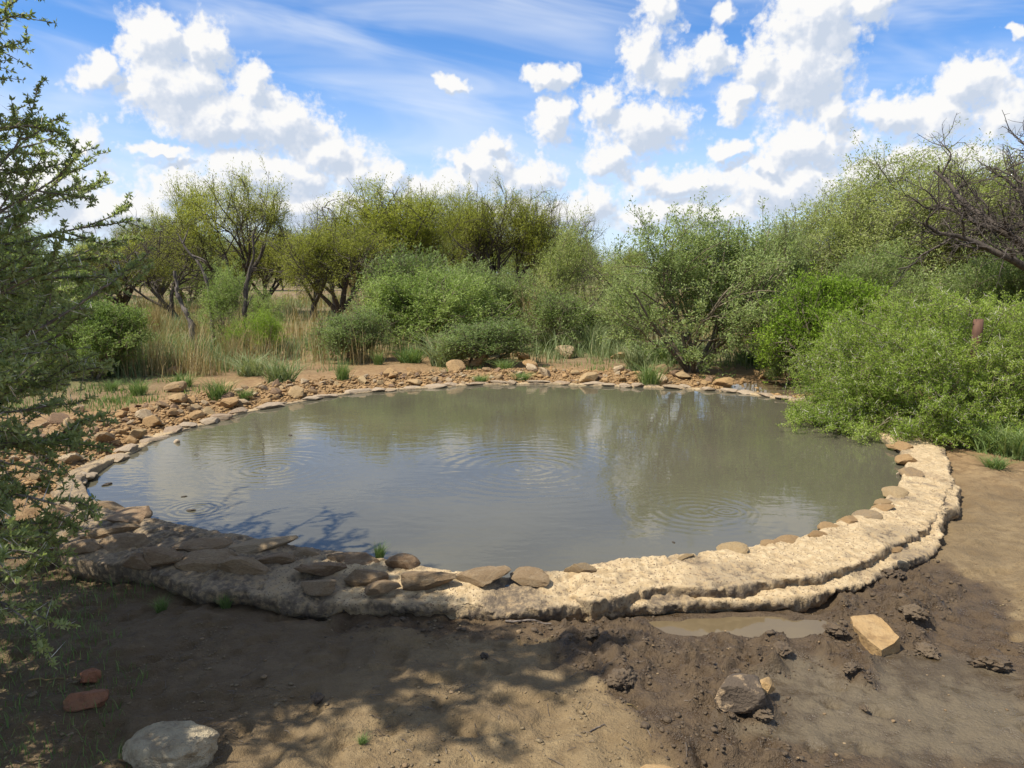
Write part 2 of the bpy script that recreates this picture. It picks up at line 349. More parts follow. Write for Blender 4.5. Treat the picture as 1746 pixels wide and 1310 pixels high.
# ------------------------------------------------------------------ the pond's outline
ZW = 0.080
inner_px = [(140,830),(178,882),(300,908),(345,918),(480,938),(560,952),(650,962),(720,972),(770,985),(870,990),(930,982),(1010,970),(1130,960),(1250,950),(1330,935),
 (1410,908),(1480,880),(1530,840),(1545,800),(1530,765),(1490,738),(1430,712),(1370,688),(1260,670),(1160,664),(1050,660),(900,656),(800,658),(700,665),(600,672),(520,685),(440,700),(350,725),(280,745),(235,770),(175,800)]
IN = np.array([at(x, y, ZW) for x, y in inner_px])
CEN = np.array([0.5*(IN[:, 0].min()+IN[:, 0].max()), 0.5*(IN[:, 1].min()+IN[:, 1].max())])
def polar(p): d = p[..., :2]-CEN; return np.arctan2(d[..., 1], d[..., 0]), np.hypot(d[..., 0], d[..., 1])
def ring(points):
    th, r = polar(points); o = np.argsort(th); th, r = th[o], r[o]
    th = np.concatenate([th-2*np.pi, th, th+2*np.pi]); r = np.concatenate([r, r, r])
    return lambda t: np.interp(t, th, r)
_er = ring(IN)
def edge_r(t):                                            # smoothed
    return sum(_er(np.asarray(t)+k)*w for k, w in ((-0.06, 1), (-0.03, 2), (0, 3), (0.03, 2), (0.06, 1)))/9.0
outer_px = [(60,955),(110,968),(200,990),(330,1018),(430,1022),(560,1040),(640,1046),(760,1041),(870,1046),(990,1046),(1100,1034),(1200,1030),(1300,1024),(1400,1018),(1480,1005),(1540,965),(1592,925),(1605,880),(1625,820),(1612,782),(1590,752)]
OUT = np.array([at(x, y, 0.03) for x, y in outer_px]); oth, orr = polar(OUT)
oth_u = np.unwrap(oth); 
def outer_r(t):
    t = np.asarray(t, float); lo = oth_u.min(); hi = oth_u.max(); o = np.argsort(oth_u)
    tt = (t-lo) % (2*np.pi)+lo
    far = edge_r(t)+0.20
    w = np.where(tt <= hi, 1.0, np.minimum(sstep(tt-hi, 0.25, 0.0), 1) + sstep(2*np.pi-(tt-lo), 0.25, 0.0))
    inside = np.interp(np.clip(tt, lo, hi), oth_u[o], orr[o])
    near_end = np.where((tt-hi) < (2*np.pi-(tt-lo)), orr[o][-1]-edge_r(hi), orr[o][0]-edge_r(lo))
    return np.where(tt <= hi, inside, far*(1-w)+(edge_r(t)+near_end)*w)

def poly_sd(x, y, poly):                                  # distance to a polygon, positive inside
    x = np.asarray(x, float); y = np.asarray(y, float); d = np.full(x.shape, 1e9); ins = np.zeros(x.shape, bool); n = len(poly)
    for i in range(n):
        ax, ay = poly[i][:2]; bx, by = poly[(i+1) % n][:2]; ex, ey = bx-ax, by-ay
        t = np.clip(((x-ax)*ex+(y-ay)*ey)/(ex*ex+ey*ey+1e-12), 0, 1); d = np.minimum(d, np.hypot(x-ax-t*ex, y-ay-t*ey))
        c = ((ay > y) != (by > y)) & (x < (bx-ax)*(y-ay)/((by-ay) if abs(by-ay) > 1e-12 else 1e-12)+ax); ins ^= c
    return np.where(ins, d, -d)
def px_poly(l, z=0.0): return [at(x, y, z) for x, y in l]
MUD = px_poly([(900,1040),(1480,990),(1530,955),(1590,955),(1690,1000),(1725,1060),(1760,1130),(2000,1200),(2100,1500),(1300,1500),(1150,1300),(1075,1205),(1010,1165),(965,1120),(935,1075)])
SLICK = px_poly([(1340,1110),(1480,1110),(1560,1090),(1746,1140),(1800,1310),(1500,1310),(1300,1270),(1200,1240),(1160,1180),(1250,1140)])
CHURN = [px_poly(l) for l in ([(930,1055),(1110,1050),(1130,1110),(1110,1175),(1050,1180),(960,1120)], [(1140,1105),(1240,1090),(1350,1085),(1350,1150),(1240,1165),(1150,1160)],
   [(1420,1000),(1540,965),(1640,1000),(1600,1060),(1580,1110),(1470,1100),(1400,1085)], [(1080,1230),(1300,1255),(1440,1330),(1150,1330)], [(1150,1150),(1240,1150),(1340,1190),(1320,1245),(1230,1250),(1150,1210)], [(1380,1095),(1440,1090),(1500,1120),(1490,1170),(1430,1160),(1380,1130)])]
FOOT = px_poly([(560,1042),(900,1045),(960,1085),(900,1105),(700,1085),(560,1090)])
_r = random.Random(17); HOOFS = []
while len(HOOFS) < 85:
    hx, hy = _r.uniform(-1.7, 2.4), _r.uniform(2.0, 3.75)
    if all((hx-a[0])**2+(hy-a[1])**2 > 0.11**2 for a in HOOFS): HOOFS.append((hx, hy, _r.uniform(0, 6.28), _r.uniform(0.8, 1.2)))
PUDDLES = [(at(1275,1070,-0.012), 0.33, 0.075, -0.012), (at(1318,664,0.07), 0.52, 0.42, 0.072)]
def ground_z(x, y):
    x = np.asarray(x, float); y = np.asarray(y, float)
    th, r = polar(np.stack([x, y], -1)); s = r-edge_r(th); so = r-outer_r(th)
    farm = sstep(y, 5.0, 9.0); left = sstep(-x, 2.2, 3.2)*sstep(y, 4.2, 5.2)
    bank = np.maximum(farm, left)
    z = 0.02*fbm(p2(x, y, 0.8), 3, 5) + 0.075*bank
    z = z + bank*0.10*np.exp(-((s-0.85)/0.55)**2)*sstep(3.3-x, 0, 1.0)
    z = z + 0.05*sstep(y, 14, 30)*fbm(p2(x, y, 0.15), 2, 8)
    near = sstep(y, 9, 5)
    z = z + near*(0.016*fbm(p2(x, y, 4.0), 4, 11) + 0.010*np.abs(fbm(p2(x, y, 14.0), 3, 12)))
    # hoof prints and lumps on the bare soil
    z = z + near*(0.018*sstep(fbm(p2(x, y, 7.0), 2, 14), 0.18, 0.5)-0.020*sstep(fbm(p2(x, y, 6.0), 2, 16), 0.28, 0.5)+0.009*np.abs(fbm(p2(x, y, 26.0), 3, 18)))
    wob = 0.05*fbm(p2(x, y, 9.0), 3, 21)
    md = poly_sd(x, y, MUD)+wob
    ch = np.zeros(np.shape(x))
    for c in CHURN: ch = np.maximum(ch, sstep(poly_sd(x, y, c)+wob*1.2, -0.01, 0.07))
    sl = sstep(poly_sd(x, y, SLICK)+wob, -0.02, 0.08)*(1-ch)
    wet = sstep(md, -0.012, 0.02)
    z = z - 0.012*wet*(1-ch)
    lump = np.maximum(fbm(p2(x, y, 15.0), 3, 31), -0.1); lump2 = 1-np.abs(fbm(p2(x, y, 27.0), 3, 33))*2.2
    z = z + ch*wet*(0.070*lump+0.018*np.clip(lump2, 0, 1)+0.012*fbm(p2(x, y, 48.0), 2, 37)+0.006)
    flat_ = near*(0.016*fbm(p2(x, y, 4.0), 4, 11)+0.018*sstep(fbm(p2(x, y, 7.0), 2, 14), 0.18, 0.5)-0.020*sstep(fbm(p2(x, y, 6.0), 2, 16), 0.28, 0.5)+0.009*np.abs(fbm(p2(x, y, 26.0), 3, 18)))
    z = z - 0.7*sl*flat_
    foot = sstep(poly_sd(x, y, FOOT)+wob, -0.03, 0.05)
    z = z + foot*0.028*np.maximum(fbm(p2(x, y, 17.0), 3, 35), -0.15)
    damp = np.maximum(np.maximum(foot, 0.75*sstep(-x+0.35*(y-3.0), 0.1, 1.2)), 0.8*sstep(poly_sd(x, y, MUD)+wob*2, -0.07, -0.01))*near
    nm = (y < 4.2) & (y > 1.7) & (np.abs(x) < 3)
    if nm.any():                                          # hoof prints: two-toed hollows with pushed-up rims
        xs_, ys_ = x[nm], y[nm]; dz = np.zeros(xs_.shape); soft = 0.45+0.55*wet[nm]
        for hx, hy, ha, hs in HOOFS:
            u = ((xs_-hx)*math.cos(ha)+(ys_-hy)*math.sin(ha))/(0.055*hs); w_ = (-(xs_-hx)*math.sin(ha)+(ys_-hy)*math.cos(ha))/(0.042*hs)
            k_ = (np.abs(u) < 2.2) & (np.abs(w_) < 2.2)
            if k_.any():
                e = np.hypot(u[k_], w_[k_])+0.15*np.sin(u[k_]*5+hx*9); dz[k_] += -0.026*sstep(e, 1.0, 0.55)*(1-0.55*np.exp(-(w_[k_]/0.22)**2))+0.010*np.exp(-((e-1.25)/0.3)**2)
        z = z.copy(); z[nm] += dz*soft
    # rough moat along the outside of the wall
    z = z - 0.02*np.exp(-(so/0.09)**2)*near
    for c, rx, ry, pz in PUDDLES:
        e = np.sqrt(((x-c[0])/rx)**2+((y-c[1])/ry)**2)+0.35*fbm(p2(x, y, 7.0), 2, 41)
        lip = sstep(e, 3.0, 1.9); z = z*(1-lip)+np.maximum(z, pz+0.006)*lip
        k = sstep(e, 1.75, 0.9); z = z*(1-k)+(pz-0.03)*k
        wet = np.maximum(wet, sstep(e, 1.9, 1.2)); ch = ch*(1-k); sl = np.maximum(sl, k*0.5)
    # the basin
    k = sstep(s, 0.06, -0.25); z = z*(1-k)+(-0.30-0.1*sstep(s, 0, -2))*k
    k2 = sstep(s, 0.16, 0.02); z = np.where(s < 0.16, np.minimum(z, 0.06+0.0*z)*k2+z*(1-k2), z)
    # wet margin on the far shore
    orange = bank*sstep(s, 3.2, 1.2)+bank*sstep(fbm(p2(x, y, 0.5), 3, 51), -0.1, 0.25)*0.5*sstep(y, 26, 14)
    orange = np.clip(orange+bank*0.15, 0, 1)
    green = 0.75*bank*sstep(s, 2.2, 4.5)*(0.45+0.75*sstep(fbm(p2(x, y, 0.45), 3, 53), -0.25, 0.35))
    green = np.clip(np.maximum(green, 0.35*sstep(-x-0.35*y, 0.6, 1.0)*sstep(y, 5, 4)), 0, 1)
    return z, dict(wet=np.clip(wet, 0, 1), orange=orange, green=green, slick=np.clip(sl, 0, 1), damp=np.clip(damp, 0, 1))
def gz(x, y): return float(ground_z(np.array([x]), np.array([y]))[0][0])

# ------------------------------------------------------------------ ground sheet, water
def build_ground():
    def lines(*spans):
        out = []
        for a, b, st in spans: out.append(np.arange(a, b, st))
        return np.concatenate(out)
    gx = 4.2*1.09**np.arange(0, 60)
    xs = np.concatenate([-gx[::-1], lines((-4.15, -2.3, 0.035), (-2.3, 2.6, 0.016), (2.6, 4.19, 0.03)), gx])
    gy = 13.0*1.075**np.arange(0, 55)
    ys = np.concatenate([-np.array([400, 150, 60, 25, 10, 4, 1.5, 0.5][:]), [0.4, 0.9, 1.3, 1.6], lines((1.8, 4.3, 0.015), (4.3, 6, 0.035), (6, 12.9, 0.07)), gy])
    X, Y = np.meshgrid(xs, ys); x, y = X.ravel(), Y.ravel()
    z, at_ = ground_z(x, y)
    nx, ny = len(xs), len(ys); i = np.arange(nx*ny).reshape(ny, nx)
    f = np.stack([i[:-1, :-1], i[:-1, 1:], i[1:, 1:], i[1:, :-1]], -1).reshape(-1, 4)
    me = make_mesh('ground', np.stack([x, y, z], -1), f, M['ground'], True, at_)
    obj('ground', me, kind='structure', label='bare tan soil with dark wet mud and orange far bank', cat='ground')
    print('ground', nx*ny, time.time()-T0)
build_ground()

def water_mat(name, base, rough, rip):
    m, N, b, out = material(name); tc = N.node('ShaderNodeTexCoord'); P = tc.outputs['Object']
    n1 = N.noise(P, 0.55, 3, 0.5)
    N.put(b.inputs['Base Color'], N.mix(N.smooth(n1, 0.35, 0.65), base, tuple(c*0.86 for c in base)))
    b.inputs['Roughness'].default_value = rough; b.inputs['IOR'].default_value = 1.333
    h = N.math('MULTIPLY', N.noise(N.vec('MULTIPLY', P, (0.55, 1.0, 1)), 6.0, 3, 0.55, 0.3), rip)
    patch = N.smooth(N.noise(P, 0.45, 2, 0.5), 0.42, 0.62)
    h = N.math('ADD', h, N.math('MULTIPLY', N.math('MULTIPLY', N.noise(N.vec('MULTIPLY', P, (0.5, 1.0, 1)), 17.0, 2, 0.5, 0.4), rip*0.5), patch))
    if rip > 0.0015:
        for (px, py, wl, rad, amp) in ((1190,872,0.085,0.8,0.0003), (1238,872,0.05,0.25,0.0003), (900,800,0.12,1.5,0.0004), (335,868,0.055,0.3,0.0005), (460,800,0.09,1.0,0.0004), (140,690,0.1,1.0,0.0005)):
            c = at(px, py, ZW)
            d = N.vec('DISTANCE', P, tuple(c.tolist()))
            s = N.math('SINE', N.math('MULTIPLY', N.math('ADD', d, N.math('MULTIPLY', n1, 0.06)), 2*math.pi/wl))
            h = N.math('ADD', h, N.math('MULTIPLY', s, N.math('MULTIPLY', N.smooth(d, rad, 0.08), amp)))
    bp = N.node('ShaderNodeBump'); bp.inputs['Strength'].default_value = 1.0; bp.inputs['Distance'].default_value = 1.0
    N.put(bp.inputs['Height'], h); N.l.new(bp.outputs[0], b.inputs['Normal']); return m
M['water'] = water_mat('muddy water', (0.100, 0.090, 0.058), 0.012, 0.0019)
M['puddle'] = water_mat('puddle water', (0.13, 0.095, 0.05), 0.04, 0.0012)
def disc(name, fr, z, n, cx, cy_, mat, **kw):
    t = np.linspace(0, 2*np.pi, n, endpoint=False); r = fr(t)
    v = [np.array([[cx, cy_, z]])]; rings = (0.25, 0.5, 0.75, 1.0)
    for k in rings: v.append(np.stack([cx+np.cos(t)*r*k, cy_+np.sin(t)*r*k, np.full(n, z)], -1))
    v = np.concatenate(v); i = np.arange(n); j = (i+1) % n; T = np.stack([np.zeros(n, int), 1+i, 1+j], -1); Q = []
    for k in range(len(rings)-1): a = 1+k*n; Q.append(np.stack([a+i, a+n+i, a+n+j, a+j], -1))
    return obj(name, make_mesh(name, v, [T, np.concatenate(Q)], mat, True), **kw)
disc('water', lambda t: edge_r(t)+0.10, ZW, 240, CEN[0], CEN[1], M['water'], kind='structure', label='still muddy water filling the round pond', cat='water')
for (c, rx, ry, pz), nm in zip(PUDDLES, ('brown puddle in the churned mud before the cement wall', 'small puddle behind the far cement rim')):
    disc('puddle', lambda t: 1.75*rx*ry/np.sqrt((ry*np.cos(t))**2+(rx*np.sin(t))**2), pz, 60, c[0], c[1], M['puddle'], kind='structure', label=nm, cat='puddle')

# ------------------------------------------------------------------ rocks: faceted lumps
def ico(sub):
    bm = bmesh.new(); bmesh.ops.create_icosphere(bm, subdivisions=sub, radius=1.0); bm.verts.ensure_lookup_table()
    v = np.array([x.co[:] for x in bm.verts]); f = np.array([[q.index for q in p.verts] for p in bm.faces]); bm.free(); return v, f
ICO = {s: ico(s) for s in (1, 2, 3, 4, 5)}
def rock_shape(seed, sub=3, planes=16, dims=(1, 0.8, 0.6), lo=0.55, hi=0.95, rough=0.05, freq=2.5):
    rng = np.random.default_rng(seed); v, f = ICO[sub]; v = v.copy(); r = np.ones(len(v))
    for _ in range(planes):
        n = unit(rng.normal(size=3)); d = rng.uniform(lo, hi); k = v@n
        r = np.where(k > 1e-3, np.minimum(r, d/np.maximum(k, 1e-3)), r)
    v = v*r[:, None]; v = v*(1+rough*fbm(v*freq, 4, seed % 97)[:, None])
    v = v/np.abs(v).max(0)*0.5*np.array(dims)
    return v, f
ROCKS = [make_mesh('rock', *rock_shape(100+i, 3, 7+i % 6, (1, 0.82, 0.62), 0.28, 0.9, rough=0.07), mat=M['rock']) for i in range(18)]
SMALL = [make_mesh('small rock', *rock_shape(200+i, 3, 8, (1, 0.8, 0.65), 0.28, 0.9, rough=0.06), mat=M['rock']) for i in range(10)]
def smooth_by_angle(me, deg=28):
    me.polygons.foreach_set('use_smooth', np.ones(len(me.polygons), bool))
    me.set_sharp_from_angle(angle=R(deg))
for me in ROCKS+SMALL: smooth_by_angle(me, 14)
def one_rock(name, px, py, wpx, dims, mat, label, cat='rock', rot=0.0, tilt=(0, 0), seed=1, sink=0.25, sub=4, planes=16, z=None, rough=0.07, lo=0.55, hi=0.95, group=None, deg=28, freq=2.5):
    p = at(px, py, 0.0 if z is None else z); 
    if z is None: p[2] = gz(p[0], p[1])
    w = wpx/F_PX*np.linalg.norm(p-np.array([0, 0, CAM_Z])); d = np.array(dims)*w
    me = make_mesh(name, *rock_shape(seed, sub, planes, d, lo, hi, rough, freq), mat=mat); smooth_by_angle(me, deg)
    o = obj(name, me, loc=(p[0], p[1], p[2]+d[2]*(0.5-sink)), label=label, cat=cat, group=group); o.rotation_euler = (tilt[0], tilt[1], rot); return o

# ------------------------------------------------------------------ the cement rim and its stones
pond_wall = obj('pond_wall', None, loc=(CEN[0], CEN[1], 0), label='low crumbling cement and stone wall ringing the pond', cat='wall')
def nearness_of(v): return sstep(v[:, 1]+CEN[1], 7.0, 5.6)
def course(name, th, rin, rout, zin, zout, seed, upper=False, closed=False, crumb=0.035, dirt=None):
    """a band of cement: flat or sloping top from rin to rout, ragged broken outer edge, undercut below it"""
    n = len(th); prof = [(0.0, 'w'), (0.0, 0.5), (0.012, 0.85), (0.04, 0.97)] + [(a, 1.0) for a in np.linspace(0.07, 0.93, 26)] + [(0.965, 1.0), (0.985, 0.97), (0.997, 0.86), (1.0, 0.66), (0.994, 0.42), (0.97, 0.2), (0.935, 0.04), (0.92, 'f')]
    K = len(prof); V = np.zeros((n, K, 3)); ct, st = np.cos(th), np.sin(th)
    rin, rout, zin, zout = (np.broadcast_to(q, (n,)).astype(float).copy() for q in (rin, rout, zin, zout))
    e = np.stack([ct*8, st*8, np.zeros(n)], -1); crumb = np.broadcast_to(crumb, (n,))
    chunk = 1.4*fbm(e*0.45, 2, seed)+0.55*np.sign(fbm(e*1.9, 2, seed+2))*np.abs(fbm(e*1.9, 2, seed+2))**0.5+0.5*fbm(e*5.0, 3, seed+4, 0.65)
    rout = np.maximum(rout+crumb*chunk, rin+0.03)
    rin = rin+0.022*fbm(e*0.8, 3, seed+1)+0.008*fbm(e*4, 2, seed+7)
    zout = zout+0.012*fbm(e*1.3, 3, seed+11)
    ground = ground_z(CEN[0]+ct*(rout+0.04), CEN[1]+st*(rout+0.04))[0]
    low = np.minimum(ground-0.01, zout-0.03) if not upper else np.full(n, 0.012)
    for k, (a, h) in enumerate(prof):
        rr = rin+(rout-rin)*a; tp = zin+(zout-zin)*a**1.4
        if h == 'w': zz = np.full(n, -0.15 if not upper else 0.0)
        elif h == 'f': zz = low-0.04
        else:
            lo = (np.full(n, ZW-0.06)) if a < 0.5 else low
            zz = lo+(tp-lo)*h
        V[:, k, 0] = ct*rr; V[:, k, 1] = st*rr; V[:, k, 2] = zz
    v = V.reshape(-1, 3); top = np.tile(np.array([0 if isinstance(h, str) else 1.0 for a, h in prof]), n)
    a_ = np.tile(np.array([a for a, h in prof]), n)
    pit = np.maximum(0, fbm(v*22, 2, seed+12)-0.25)
    wv = v+0.06*np.stack([fbm(v*7, 2, seed+20), fbm(v*7, 2, seed+21), 0*v[:, 0]], -1)
    crack = np.exp(-(fbm(wv*np.array([2.3, 2.3, 0.0])+3.3, 2, seed+16)/0.034)**2)*sstep(fbm(v*1.4, 2, seed+17), -0.05, 0.2)*np.minimum(1, np.maximum(0, nearness_of(v)))
    v[:, 2] += top*(0.017*fbm(v*3.5, 3, seed+5) + 0.010*fbm(v*13, 3, seed+6) + 0.005*fbm(v*42, 3, seed+8) - 0.028*pit - 0.022*crack)
    side = top*(a_ > 0.95); d = 0.030*fbm(v*np.array([11, 11, 17]), 4, seed+9, 0.6)+0.010*fbm(v*45, 2, seed+10)
    rr = np.hypot(v[:, 0], v[:, 1]); v[:, 0] *= 1+side*d/rr; v[:, 1] *= 1+side*d/rr
    i = np.arange(n*K).reshape(n, K); nx = np.roll(i, -1, 0) if closed else i[1:]; i2 = i if closed else i[:-1]
    f = np.stack([i2[:, :-1], i2[:, 1:], nx[:, 1:], nx[:, :-1]], -1).reshape(-1, 4)
    dd = np.repeat(np.zeros(n) if dirt is None else dirt, K)
    dd = np.clip(dd+sstep(a_, 0.97, 1.0)*0.6*top+(0.0 if upper else 0.75)*sstep(fbm(v*4.5, 3, seed+14), 0.05, 0.4)+0.45*sstep(fbm(v*2.7, 3, seed+15), 0.15, 0.4)+0.5*np.clip(pit*4, 0, 1)+0.7*crack, 0, 1)
    return obj(name, make_mesh(name, v, f, M['cement'], True, {'dirt': dd}), pond_wall)
def th_of(px, py, z=0.1): return float(polar(at(px, py, z))[0])
# lower course all the way round; it carries the upper course on the right
_c = th_of(60, 960)-0.1; _d = th_of(1625, 775)+0.1
th = np.concatenate([np.linspace(_c, _d, 1500, endpoint=False), np.linspace(_d, _c+2*np.pi, 520, endpoint=False)])
a930, a1600 = th_of(945, 985), th_of(1600, 905)
x_ = CEN[0]+np.cos(th)*edge_r(th); y_ = CEN[1]+np.sin(th)*edge_r(th)
nearness = sstep(y_, 7.0, 5.6)
under = sstep(th, a930-0.02, a930+0.05)*sstep(th, a1600+0.12, a1600-0.02)
zin = 0.100+0.022*nearness-0.035*under+0.03*nearness*sstep(-x_, 0.6, 2.0)
zout = 0.080-0.010*nearness-0.030*under+0.04*nearness*sstep(-x_, 0.9, 2.0)
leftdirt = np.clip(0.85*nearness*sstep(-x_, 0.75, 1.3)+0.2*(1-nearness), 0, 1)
# a trodden wet spill over the wall
spill = np.exp(-((th-th_of(858, 1015))/0.022)**2)
course('cement_course', th, edge_r(th)-0.01, outer_r(th), zin-0.025*spill, zout-0.03*spill, 61, closed=True, crumb=0.048*nearness+0.015, dirt=np.clip(leftdirt+spill*1.2, 0, 1))
crack_px = [(935,990),(960,1005),(1012,1030),(1060,1022),(1110,1004),(1150,1000),(1200,1004),(1250,1000),(1320,990),(1380,982),(1440,970),(1485,955),(1520,928),(1562,915),(1590,890),(1610,850),(1626,812),(1618,785),(1600,762),(1590,748),(1560,735)]
CP = np.array([at(x, y, 0.10) for x, y in crack_px]); cth, crr = polar(CP); o_ = np.argsort(np.unwrap(cth)); cth = np.unwrap(cth)[o_]; crr = crr[o_]
tu = np.linspace(cth[0]+0.005, cth[-1]-0.01, 950)
ro = np.interp(tu, cth, crr); ri = edge_r(tu)-0.02
taper = sstep(tu, tu[0], tu[0]+0.05)*sstep(tu, tu[-1], tu[-1]-0.06)
ri = ri+(1-sstep(tu, tu[0], tu[0]+0.03))*np.maximum(0, (ro-ri-0.02)); 
course('upper_cement_course', tu, ri, ro, 0.075+0.050*taper, 0.055+0.042*taper, 83, upper=True, crumb=0.034)

STONES = [make_mesh('stone', *rock_shape(300+i, 3, 9, (1, 1, 1), 0.35, 0.9, 0.09), mat=M['rim_stone']) for i in range(12)]
SHORE = [make_mesh('stone', *rock_shape(330+i, 3, 15, (1, 1, 1), 0.55, 0.95, 0.08), mat=M['shore_stone']) for i in range(10)]
for me in STONES+SHORE: smooth_by_angle(me, 18)
near_stones = [(165,876,55,20),(92,882,52,22),(175,897,104,16),(178,918,68,22),(113,918,36,18),(140,943,62,22),(212,942,98,28),(300,912,68,17),(330,942,88,20),(436,940,98,22),(262,962,68,30),(342,970,90,30),(405,978,74,27),
 (519,952,58,18),(457,963,62,20),(540,980,66,20),(546,1008,66,24),(580,958,42,14),(608,962,92,15),(619,990,64,34),(683,970,52,32),(725,997,84,32),(823,996,80,26),(904,993,60,20),(650,1010,50,18),(225,965,50,20),(60,905,60,24),(40,940,60,24),(120,895,50,14),(385,952,50,14)]
top_stones = [(995,976,52,18),(1274,950,50,14),(1341,938,52,13),(1370,927,44,15),(1407,915,40,16),(1439,903,44,13),(1474,895,52,12),(1505,882,50,13),(1513,869,42,11),(1537,858,38,11),(1552,844,44,14),(1576,806,46,14),(1563,782,42,16),(1546,762,38,14),(1193,968,36,9),(1580,760,40,12),(1528,936,20,9)]
def rim_stone(px, py, w, h, z, meshes, seed, dz=0.0, flat=1.0):
    rng = random.Random(seed); p = at(px, py, z); dist = float(np.linalg.norm(p-np.array([0, 0, CAM_Z])))
    W = w/F_PX*dist; D = W*rng.uniform(0.5, 0.75); H = max(0.03, h/F_PX*dist*1.0*flat)
    o = obj('stone', meshes[seed % len(meshes)], pond_wall)
    th_, r_ = polar(p)
    o.location = (p[0]-CEN[0], p[1]+D*0.35-CEN[1], p[2]+dz); o.scale = (W, D, H); o.rotation_euler = (rng.uniform(-.12, .12), rng.uniform(-.1, .1), rng.uniform(-.35, .35))
for i, (px, py, w, h) in enumerate(near_stones): rim_stone(px, py, w*1.22, h*1.12, 0.12, STONES, i, 0.004)
TOPS = [make_mesh('stone', *rock_shape(350+i, 3, 10, (1, 1, 1), 0.42, 0.9, 0.09), mat=M['rock']) for i in range(6)]
for me in TOPS: smooth_by_angle(me, 16)
for i, (px, py, w, h) in enumerate(top_stones):
    rg = random.Random(i+70); p = at(px, py, 0.13); t_, r_ = polar(p); dist = float(np.linalg.norm(p-np.array([0, 0, CAM_Z]))); W = w/F_PX*dist*1.15
    if i != len(top_stones)-1: r_ = float(edge_r(t_))+rg.uniform(-0.01, 0.05)
    o = obj('stone', TOPS[i % 6], pond_wall, loc=(math.cos(t_)*r_, math.sin(t_)*r_, 0.116+rg.uniform(-.006, .006))); o.scale = (W*rg.uniform(.9, 1.25), W*rg.uniform(0.5, 0.8), max(0.03, h/F_PX*dist*rg.uniform(0.75, 1.1))); o.rotation_euler = (rg.uniform(-.3, .3), rg.uniform(-.2, .2), t_+math.pi/2+rg.uniform(-.6, .6))
rng = random.Random(4); t = th_of(1365, 686)-0.1; i = 0            # flat pale stones along the far and left shore
t_end = th_of(150, 830)+2*np.pi if th_of(150, 830) < t else th_of(150, 830)
while t < t_end:
    r_ = float(edge_r(t)); w = rng.uniform(0.20, 0.42); far = t < th_of(600, 672)
    x, y = math.cos(t)*(r_+rng.uniform(0.0, 0.10)), math.sin(t)*(r_+rng.uniform(0.0, 0.10))
    o = obj('stone', SHORE[i % len(SHORE)], pond_wall, loc=(x, y, ZW+rng.uniform(0.006, 0.03))); o.scale = (w, rng.uniform(.14, .26), rng.uniform(0.05, 0.085))
    o.rotation_euler = (rng.uniform(-.06, .06), rng.uniform(-.06, .06), t+math.pi/2+rng.uniform(-.3, .3))
    t += w*rng.uniform(0.75, 1.15)/r_; i += 1
print('rim', time.time()-T0)
# ------------------------------------------------------------------ plants: branches grown level by level, leaves along the twigs
def tubes(bag, pts, rad, sides=3, tint=0.0):
    B, K, _ = pts.shape; tan = unit(np.gradient(pts, axis=1)); ref = np.where(np.abs(tan[..., 2:3]) > 0.9, [[[1.0, 0, 0]]], [[[0, 0, 1.0]]])
    a = unit(np.cross(tan, ref)); b = np.cross(tan, a); ang = np.arange(sides)*2*np.pi/sides
    v = pts[:, :, None, :]+rad[:, :, None, None]*(np.cos(ang)[None, None, :, None]*a[:, :, None, :]+np.sin(ang)[None, None, :, None]*b[:, :, None, :])
    i = np.arange(B*K*sides).reshape(B, K, sides); j = np.roll(i, -1, 2)
    f = np.stack([i[:, :-1], j[:, :-1], j[:, 1:], i[:, 1:]], -1).reshape(-1, 4); bag.add(v, f, tint)
def grow(rng, p, d, ln, K, wander=0.15, up=0.0, grav=None):
    B = len(p); P = np.zeros((B, K+1, 3)); P[:, 0] = p; d = unit(d)
    for k in range(K):
        P[:, k+1] = P[:, k]+d*(ln/K)[:, None]
        d = unit(d+wander*rng.normal(size=(B, 3))+np.array([0, 0, up]))
    return P
def spawn(rng, P, n, t0, t1, ang, sd, plane=None):
    B, K1, _ = P.shape; t = (t0+(t1-t0)*((np.arange(n)[None]+rng.random((B, n)))/n))*(K1-1); i = np.minimum(t.astype(int), K1-2); f = (t-i)[..., None]
    bi = np.arange(B)[:, None]; pos = P[bi, i]*(1-f)+P[bi, i+1]*f; d = unit(P[bi, i+1]-P[bi, i])
    rnd = rng.normal(size=(B, n, 3))
    if plane is not None: rnd[..., 2] *= plane
    side = unit(rnd-d*(rnd*d).sum(-1, keepdims=True)); a = ang+sd*rng.normal(size=(B, n, 1))
    nd = d*np.cos(a)+side*np.sin(a)
    return pos.reshape(-1, 3), nd.reshape(-1, 3), (t/(K1-1)).reshape(-1), np.repeat(np.arange(B), n)
def leaves(rng, bag, P, n, L, W, spread, t0=0.1, up=0.4, clump=1.2, jitter=0.10, align=0.6, tri=False):
    pos, d, t, own = spawn(rng, P, n, t0, 1.0, 0.9, 0.4); m = len(pos)
    pos = pos+rng.normal(size=(m, 3))*spread
    ax = unit(d*align+rng.normal(size=(m, 3))*0.5+np.array([0, 0, 0.15])); nr = unit(rng.normal(size=(m, 3))*0.65+np.array([-0.25, -0.1, 0.55+up*2])); s = unit(np.cross(ax, nr))
    l = (L*rng.uniform(0.6, 1.3, m))[:, None]; w = (W*rng.uniform(0.7, 1.3, m))[:, None]
    if tri: v = np.stack([pos, pos+ax*l+s*w*0.65, pos+ax*l-s*w*0.65], 1)
    else: v = np.stack([pos, pos+ax*l*0.45+s*w*0.5, pos+ax*l, pos+ax*l*0.45-s*w*0.5], 1)
    tint = np.clip(0.5+0.45*fbm(pos*clump, 2, 3)+jitter*rng.normal(size=m), 0, 1)
    c_ = v.shape[1]; bag.add(v, np.arange(m*c_).reshape(m, c_), np.repeat(tint, c_))
